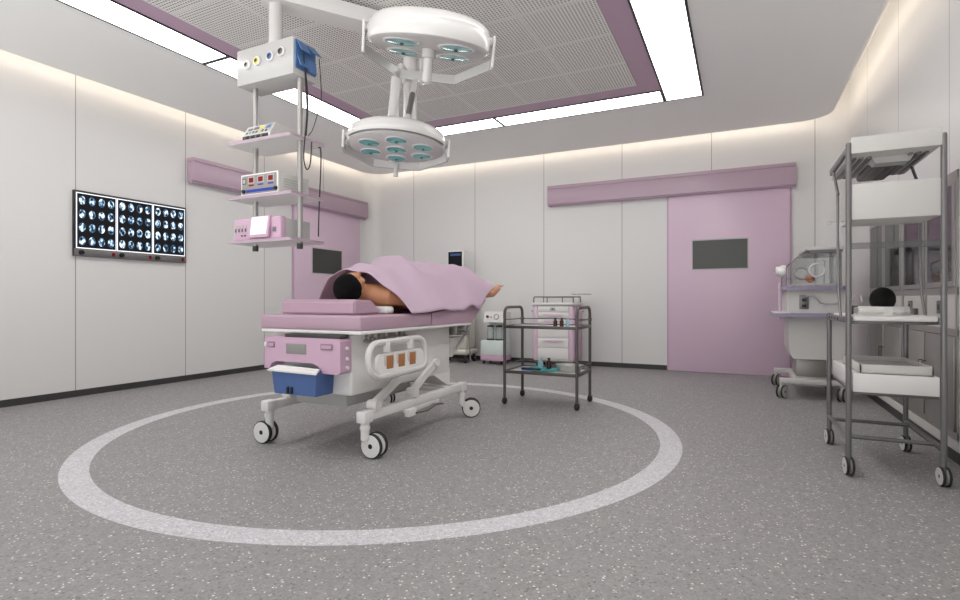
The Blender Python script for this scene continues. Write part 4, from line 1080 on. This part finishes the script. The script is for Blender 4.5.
for xx in (x0+.04, x1-.04):
    for yy in (y0+.04, y1-.04):
        mb = MB(); mb.cyl((xx, yy, .045), (xx, yy, .062), .012, n=10); c = mb.build('caster', 'dark_metal', su); wheel(c, (xx, yy, .028), (1, 0, 0), .028, .024, mats=('rubber', 'dark', 'black'))

# ------------------------------------------------------------------ monitor cart behind the bed
mc = thing('monitor_cart', 'beige wheeled cart with small dark monitor standing behind the bed', 'monitor cart', (-4.12, 7.58, 0))
mb = MB(); mb.box(-4.42, -3.86, 7.42, 7.86, .13, .215, .03, 3); mb.build('base', 'beige', mc)
mb = MB(); mb.box(-4.36, -3.90, 7.50, 7.84, .215, .95, .03, 3); mb.build('cabinet', 'beige', mc)
mb = MB(); mb.box(-4.38, -3.92, 7.42, 7.84, .95, 1.0, .015); mb.build('worktop', 'white', mc)
mb = MB(); mb.cyl((-4.12, 7.72, 1.0), (-4.12, 7.72, 1.42), .035, n=16); mb.tube([(-4.12, 7.72, 1.40), (-4.06, 7.66, 1.48), (-4.06, 7.60, 1.55)], .02, 10); mb.build('monitor_post', 'grey_plastic', mc)
mb = MB(); mb.box(-4.25, -3.965, 7.53, 7.60, 1.38, 1.79, .012); mo = mb.build('monitor', 'white', mc)
mb = MB(); mb.box(-4.238, -3.99, 7.524, 7.531, 1.40, 1.775, .002); mb.build('screen', 'screen_off', mo)
mb = MB(); mb.box(-4.20, -4.01, 7.521, 7.525, 1.71, 1.745); mb.build('screen_banner', 'screen_blue', mo)
for xx in (-4.37, -3.91):
    for yy in (7.50, 7.80):
        mb = MB(); mb.cyl((xx, yy, .09), (xx, yy, .135), .018, n=12); c = mb.build('caster', 'grey_plastic', mc); wheel(c, (xx, yy, .062), (1, .2, 0), .062, .04, mats=('rubber', 'dark', 'grey_plastic'))

# ------------------------------------------------------------------ infant incubator by the sliding door
ic = thing('infant_incubator', 'grey infant incubator with clear hood and violet edges beside the sliding door', 'incubator', (.66, 6.7, 0))
bx0, bx1, by0, by1 = .455, .935, 6.30, 7.10
mb = MB(); mb.prism([(bx0, .48), (bx0+.035, .40), (bx1-.035, .40), (bx1, .48), (bx1, .825), (bx0, .825)], 'y', by0, by1); mb.build('lower_cabinet', 'pale_grey', ic)
mb = MB(); mb.box(.53, .80, 6.50, 6.90, .20, .40, .008); mb.build('column', 'steel', ic)
for yy in (6.255, 7.15):
    mb = MB(); mb.box(.36, .93, yy-.035, yy+.035, .155, .205, .008); mb.build('base_leg', 'offwhite', ic)
mb = MB(); mb.box(.50, .82, 6.26, 7.14, .135, .20, .012); mb.build('base_plate', 'offwhite', ic)
for xx in (.385, .905):
    for yy in (6.255, 7.15): twin_caster(ic, xx, yy, .066, (1, -.55, 0), .045, .02, .17, .02, stem='offwhite', mats=('rubber', 'offwhite', 'black'))
mb = MB(); mb.prism(rrect(.305, .95, 6.16, 7.12, .04, 5), 'z', .828, .866); tr_ = mb.build('tray', 'violet', ic)
mb = MB(); mb.prism(rrect(.315, .46, 6.18, 6.9, .03, 5), 'z', .866, .874); mb.build('tray_liner', 'white', tr_)
mb = MB(); mb.prism([(bx0-.02, .866), (bx1, .866), (bx1, 1.10), (bx0-.02, 1.10)], 'y', by0+.02, by1-.02); mid = mb.build('middle_cabinet', 'pale_grey', ic)
mb = MB(); mb.m(0).box(.545, .625, by0+.008, by0+.02, .91, 1.05, .003); mb.m(1).box(.565, .605, by0+.003, by0+.008, .985, 1.015); mb.box(.565, .605, by0+.003, by0+.008, .925, .955); mb.build('outlet_plate', ['grey_metal', 'black'], mid)
mb = MB(); mb.tube([(.60, by0+.004, 1.04), (.66, by0-.01, 1.045), (.70, by0-.01, 1.01), (.72, by0-.01, .975), (.76, by0-.01, .965), (.86, by0-.01, .965), (.885, by0-.005, 1.0), (.88, by0, 1.09)], .009, 8); mb.build('hose', 'grey_plastic', mid)
mb = MB(); mb.prism(rrect(.395, .945, 6.26, 7.12, .05, 5), 'z', 1.10, 1.14); mb.build('deck', 'violet', ic)
# bedding inside
mb = MB(); mb.box(.50, .88, 6.42, 7.0, 1.14, 1.165, .012); mb.build('mattress', 'towel', ic)
# hood: five clear sheets in a slim frame
hy0, hy1 = 6.34, 7.04
prof = [(.43, 1.142), (.43, 1.34), (.57, 1.475), (.905, 1.475), (.905, 1.142)]
mb = MB()
for a, b in zip(prof, prof[1:]):
    d = Vector((b[0]-a[0], b[1]-a[1])).normalized(); n = Vector((-d.y, d.x))*.004
    mb.raw([(a[0], hy0, a[1]), (b[0], hy0, b[1]), (b[0], hy1, b[1]), (a[0], hy1, a[1]), (a[0]-n.x, hy0, a[1]-n.y), (b[0]-n.x, hy0, b[1]-n.y), (b[0]-n.x, hy1, b[1]-n.y), (a[0]-n.x, hy1, a[1]-n.y)],
           [(0, 1, 2, 3), (7, 6, 5, 4), (0, 4, 5, 1), (1, 5, 6, 2), (2, 6, 7, 3), (3, 7, 4, 0)])
mb.prism(prof, 'y', hy0, hy0+.004); mb.prism(prof, 'y', hy1-.004, hy1)
hood = mb.build('clear_hood', 'acrylic', ic)
mb = MB()
for yy in (hy0, hy1):
    mb.tube([(p[0], yy, p[1]) for p in prof], .005, 6)
for p in prof[1:4]: mb.tube([(p[0], hy0, p[1]), (p[0], hy1, p[1])], .005, 6)
mb.build('hood_frame', 'grey_metal', hood)
for xx, yy in ((.70, hy0-.006), (.625, hy1+.0)):
    mb = MB(); mb.tube([(xx+.066*math.cos(q), yy, 1.30+.066*math.sin(q)) for q in [2*PI*k/28 for k in range(28)]], .010, 8, closed=True); mb.build('port_ring', 'white_gloss', hood)
mb = MB(); mb.lathe([(0, 0), (.055, 0), (.062, .02), (.062, .05), (.05, .07), (.05, .10), (0, .10)], axisT((.44, 6.42, 1.30), (-1, 0, 0)), 24); mb.build('fan_unit', 'white', hood)
mb = MB(); mb.box(.60, .925, 6.32, 7.06, 1.505, 1.540, .006); cp = mb.build('canopy', 'pale_grey', ic)
mb = MB(); mb.prism([(.615, 1.505), (.64, 1.478), (.915, 1.478), (.92, 1.505)], 'y', 6.33, 7.05); mb.build('canopy_underside', 'grey_metal', cp)
mb = MB(); mb.box(.895, .935, 7.02, 7.08, 1.14, 1.55, .006); mb.build('back_post', 'offwhite', ic)
mb = MB(); mb.tube([(.375, 6.40, .80), (.375, 6.40, 1.18)], .012, 10); mb.build('handle_bar', 'lilac', ic)
mb = MB(); mb.tube([(.955, 6.78, .866), (.955, 6.78, 1.84)], .008, 8); mb.tube([(.87, 6.78, 1.835), (1.0, 6.78, 1.835)], .005, 8)
mb.tube([(.853+.018*math.cos(q), 6.78, 1.825+.018*math.sin(q)) for q in [2*PI*k/16 for k in range(16)]], .003, 6, closed=True); mb.build('drip_pole', 'chrome', ic)
mb = MB(); mb.tube([(.79, 6.60, 1.165), (.795, 6.60, 1.30), (.80, 6.60, 1.40), (.78, 6.60, 1.42)], .004, 8); mb.build('sensor_lead', 'dark_metal', ic)

def baby(name, label, T, mat, hair_mat, outfit, s=1.):
    """infant on the back: local +Z up from the bed, crown toward -Y, feet toward +Y; head centre at the origin"""
    def W(p): return T @ (Vector(p)*s)
    n = {'pel': (W((0, .27, .0)), .050*s), 'bel': (W((0, .19, .005)), .056*s), 'che': (W((0, .115, .0)), .054*s), 'nec': (W((0, .065, -.005)), .028*s), 'hd': (W((0, .03, -.002)), .03*s)}
    e = [('pel', 'bel'), ('bel', 'che'), ('che', 'nec'), ('nec', 'hd')]
    for g_, k in ((1, 'r'), (-1, 'l')):
        n.update({'s'+k: (W((g_*.062, .105, .0)), .026*s), 'e'+k: (W((g_*.105, .16, -.02)), .022*s), 'w'+k: (W((g_*.115, .225, -.022)), .016*s), 'm'+k: (W((g_*.115, .245, -.02)), .017*s),
                  'h'+k: (W((g_*.035, .295, .0)), .036*s), 'k'+k: (W((g_*.062, .385, .035)), .027*s), 'a'+k: (W((g_*.045, .455, -.01)), .018*s), 'f'+k: (W((g_*.050, .47, .045)), .022*s), 't'+k: (W((g_*.054, .478, .092)), .020*s)})
        e += [('che', 's'+k), ('s'+k, 'e'+k), ('e'+k, 'w'+k), ('w'+k, 'm'+k), ('pel', 'h'+k), ('h'+k, 'k'+k), ('k'+k, 'a'+k), ('a'+k, 'f'+k), ('f'+k, 't'+k)]
    ms = [skin_mesh(n, e)]
    for g_ in (1, -1):
        for q in range(4):
            b0 = W((g_*(.107+.0055*q), .252, -.02)); b1 = W((g_*(.107+.0055*q), .268, -.022)); b2 = W((g_*(.107+.0055*q), .276, -.027))
            ms.append(skin_mesh({'a': (b0, .0042*s), 'b': (b1, .0038*s), 'c': (b2, .0034*s)}, [('a', 'b'), ('b', 'c')], 1))
        ms.append(skin_mesh({'a': (W((g_*.102, .238, -.016)), .005*s), 'b': (W((g_*.094, .252, -.014)), .0045*s), 'c': (W((g_*.092, .262, -.016)), .004*s)}, [('a', 'b'), ('b', 'c')], 1))
    H = T @ Matrix.Diagonal((s, s, s, 1)) @ Matrix.Rotation(math.radians(-24), 4, 'X') @ Matrix(((-1, 0, 0, 0), (0, 0, -1, 0), (0, -1, 0, 0), (0, 0, 0, 1)))
    o = fuse(ms, head_parts(H, .67), .0042*s, name, mat, 3); tag(o, label, 'person')
    # outfit: an offset shell over torso and upper legs
    sh = skin_mesh({'pel': (W((0, .27, .0)), .059*s), 'bel': (W((0, .19, .005)), .064*s), 'che': (W((0, .115, .0)), .061*s), 'top': (W((0, .078, -.002)), .045*s),
                    'hr': (W((.036, .30, .004)), .045*s), 'hl': (W((-.036, .30, .004)), .045*s), 'kr': (W((.060, .375, .034)), .036*s), 'kl': (W((-.060, .375, .034)), .036*s),
                    'sr': (W((.064, .108, .0)), .035*s), 'sl': (W((-.064, .108, .0)), .035*s), 'er': (W((.108, .165, -.02)), .030*s), 'el': (W((-.108, .165, -.02)), .030*s)},
                   [('pel', 'bel'), ('bel', 'che'), ('che', 'top'), ('pel', 'hr'), ('pel', 'hl'), ('hr', 'kr'), ('hl', 'kl'), ('che', 'sr'), ('che', 'sl'), ('sr', 'er'), ('sl', 'el')])
    c = fuse([sh], None, .005*s, 'romper', outfit, 3); c.parent = o
    if hair_mat: hair_cap(o, H, (.063, .070, .073), -.020, -.066, off=(0, .013, .016))
    return o
baby('person', 'small reddish infant lying inside the clear hooded incubator', at(.665, 6.60, 1.225, rz=.35), 'skin_brown', None, 'towel', .78)

# ------------------------------------------------------------------ infant trolley in the foreground
it = thing('infant_trolley', 'tall grey tubular infant trolley with tilted hood in the foreground', 'trolley', (.77, 4.03, 0))
fx0, fx1, fy0, fy1 = .558, .984, 3.665, 4.40
R_ = .0148
for xx, yy, zt in ((fx0, fy0, 1.885), (fx1, fy0, 1.885), (fx0+.0, fy1, .895), (fx1, fy1, .895)):
    mb = MB(); mb.cyl((xx, yy, .095), (xx, yy, zt), R_, n=18); mb.lathe([(R_, zt), (R_*.8, zt+.012), (0, zt+.016)], at(xx, yy, 0), 18); mb.build('upright', 'grey_metal', it)
for xx in (fx0, fx1):
    mb = MB(); mb.tube([(xx, fy0, .197), (xx, fy1, .197)], .013, 12); mb.build('side_rail', 'grey_metal', it)
for yy in (3.78, 4.28):
    mb = MB(); mb.tube([(fx0, yy, .197), (fx1, yy, .197)], .012, 12); mb.build('cross_rail', 'grey_metal', it)
for xx in (fx0, fx1):
    for yy in (fy0, fy1): twin_caster(it, xx, yy, .052, (-1, -.1, 0), .028, .013, .12, .0125, stem='grey_metal', mats=('rubber', 'offwhite', 'black'))
# hood
mb = MB(); q = .004
mb.box(fx0+.012, fx1-.008, fy0-.012, fy1, 1.832, 1.925, .004); hd = mb.build('hood', 'offwhite', it)
mb = MB()
for k in range(3):
    for a in (fx0+.045+k*.036, fx1-.045-k*.036): mb.box(a-.009, a+.009, fy0+.10, fy1-.05, 1.822, 1.832, .002)
mb.build('louvre', 'grey_metal', hd)
mb = MB(); mb.box(.70, .86, 3.90, 4.34, 1.790, 1.834, .020, 3); lm = mb.build('heater_lamp', 'dark_metal', hd)
mb = MB(); 
for k in range(3): mb.box(.725+k*.045, .728+k*.045, 3.92, 4.32, 1.786, 1.792)
mb.build('lamp_bar', 'steel', lm)
mb = MB(); mb.prism([(.69, 1.832), (.71, 1.795), (.87, 1.795), (.89, 1.832)], 'y', 3.80, 3.93); mb.build('lamp_shield', 'grey_plastic', hd)
mb = MB(); mb.box(fx0-.006, fx0+.012, 3.70, 4.34, 1.850, 1.890, .004); mb.build('side_bracket', 'grey_metal', hd)
for xx in (fx0-.004, fx1-.02):
    mb = MB(); mb.tube([(xx, 4.18, 1.835), (xx, 4.0, 1.66)], .009, 8); mb.build('hood_strut', 'grey_metal', hd)
    mb = MB(); mb.tube([(xx, 4.02, 1.68), (xx+.0, 3.98, 1.05), (xx, 3.90, .90)], .008, 10); mb.build('side_strut', 'grey_metal', it)
mb = MB(); mb.box(fx0+.014, fx1-.012, fy0-.004, fy0+.020, 1.456, 1.660, .004); mb.box(fx0+.014, fx1-.012, fy0+.02, 4.0, 1.456, 1.470, .003); mb.build('front_board', 'offwhite', it)
mb = MB(); mb.box(fx0+.015, fx1-.015, fy0, fy0+.006, 1.290, 1.325); mb.build('clear_bar', 'acrylic_grey', it)
mb = MB(); mb.box(fx0+.02, fx1-.02, fy0-.010, fy0-.006, .905, 1.018); mb.build('clear_guard', 'guard', it)
# bed
mb = MB(); mb.box(fx0-.012, fx0+.022, fy0, fy1+.02, .868, .902, .004); mb.box(fx1-.022, fx1+.012, fy0, fy1+.02, .868, .902, .004)
mb.box(fx0, fx1, fy1-.012, fy1+.014, .868, .895, .003); mb.box(fx0, fx1, fy0+.07, fy0+.09, .862, .880, .003); sbr = mb.build('bed_frame', 'grey_metal', it)
mb = MB()
for yy in (3.95, 4.05, 4.18, 4.28): mb.cyl((fx0-.013, yy, .884), (fx0-.016, yy, .884), .008, n=10)
mb.build('bolt', 'black', sbr)
mb = MB(); mb.box(fx0+.022, fx1-.022, fy0+.0, fy1-.02, .880, .912, .010); mb.build('bed_tray', 'white', it)
mb = MB(); mb.box(fx1-.05, fx1-.028, 4.0, 4.08, .912, .95, .004); mb.build('side_clip', 'dark_metal', it)
# drawer box with slatted tray on it
mb = MB(); w = .012; z0, z1 = .478, .583
mb.box(fx0+.02, fx1-.018, fy0-.004, fy0+w, z0, z1, .003); mb.box(fx0+.02, fx1-.018, fy1-w, fy1, z0, z1, .003)
mb.box(fx0+.02, fx0+.02+w, fy0+w, fy1-w, z0, z1, .003); mb.box(fx1-.018-w, fx1-.018, fy0+w, fy1-w, z0, z1, .003); mb.box(fx0+.02, fx1-.018, fy0+w, fy1-w, z0, z0+.01); mb.box(fx0+.03, fx1-.03, fy0+w, fy1-w, z1-.02, z1-.008)
mb.build('storage_box', 'white', it)
mb = MB(); mb.box(fx0+.02, fx1-.018, fy0, fy1, .462, .478, .002); mb.build('box_support', 'dark_metal', it)
mb = MB(); a, b, c, d = fx0+.060, fx1-.030, fy0+.045, fy1-.12; z0, z1 = .577, .632
mb.box(a, b, c, c+.01, z0, z1, .002); mb.box(a, b, d-.01, d, z0, z1, .002); mb.box(a, a+.01, c, d, z0, z1, .002); mb.box(b-.01, b, c, d, z0, z1, .002); mb.box(a, b, c, d, z0, z0+.006)
st = mb.build('slatted_tray', 'offwhite', it)
for k in range(8):
    mb = MB(); yy = c+.06+k*.065; mb.box(a+.012, b-.012, yy, yy+.028, z0+.012, z0+.03, .004); mb.build('slat', 'grey_plastic', st)
# pillow and baby
pb = MB(); pts = rrect(.628, .870, 3.70, 3.93, .10, 8)
pb.prism(pts, 'z', .913, .962); bmesh.ops.bevel(pb.bm, geom=[e for e in pb.bm.edges if abs(e.verts[0].co.z-e.verts[1].co.z) < 1e-4], offset=.018, segments=4, affect='EDGES')
tag(pb.build('infant_pillow', 'towel', angle=60), 'small rounded white pillow on the infant trolley bed', 'pillow')
baby('person', 'infant in white with black hair lying on the foreground trolley', at(.745, 3.835, 1.009), 'skin_pink', 'hair', 'towel', 1.0)
sp = MB(); sp.tube([(.592, 3.80, .917), (.605, 3.87, .955), (.628, 3.95, .965), (.665, 4.0, .958)], 0, flat=(.022, .006)); tag(sp.build('safety_strap', 'black'), 'black strap beside the dark haired infant on the trolley', 'strap')

# ------------------------------------------------------------------ camera, world, view
cam = bpy.data.cameras.new('camera'); cam.sensor_width = 36; cam.lens = 36*533.333/960; cam.clip_start = .05
co = bpy.data.objects.new('camera', cam); COL.objects.link(co); co.location = (0, 0, 1.0)
co.rotation_euler = (PI/2, 0, math.atan(260/533.333)); scene.camera = co
w = bpy.data.worlds.new('world'); scene.world = w; w.use_nodes = True
nt = w.node_tree; bg = nt.nodes['Background']                # made-up fill through the added opening: lower half brightened to lift the ceiling
tc = nt.nodes.new('ShaderNodeTexCoord'); sx_ = nt.nodes.new('ShaderNodeSeparateXYZ'); cr = nt.nodes.new('ShaderNodeValToRGB')
nt.links.new(tc.outputs['Generated'], sx_.inputs[0])
mr = nt.nodes.new('ShaderNodeMapRange'); mr.inputs[1].default_value = -1; mr.inputs[2].default_value = 1
nt.links.new(sx_.outputs[2], mr.inputs[0]); nt.links.new(mr.outputs[0], cr.inputs[0])
e = cr.color_ramp.elements
e[0].position = .40; e[0].color = (1, 1, 1, 1); e[1].position = .60; e[1].color = (.16, .162, .168, 1)
nt.links.new(cr.outputs[0], bg.inputs[0]); bg.inputs[1].default_value = 2.7
vs = scene.view_settings; vs.view_transform = 'Standard'; vs.look = 'None'; vs.gamma = 1; vs.use_curve_mapping = False; vs.exposure = .50
try:
    cy_ = scene.cycles
    cy_.use_denoising = True; cy_.max_bounces = 10; cy_.diffuse_bounces = 6; cy_.transparent_max_bounces = 16; cy_.sample_clamp_indirect = 6
except Exception: pass
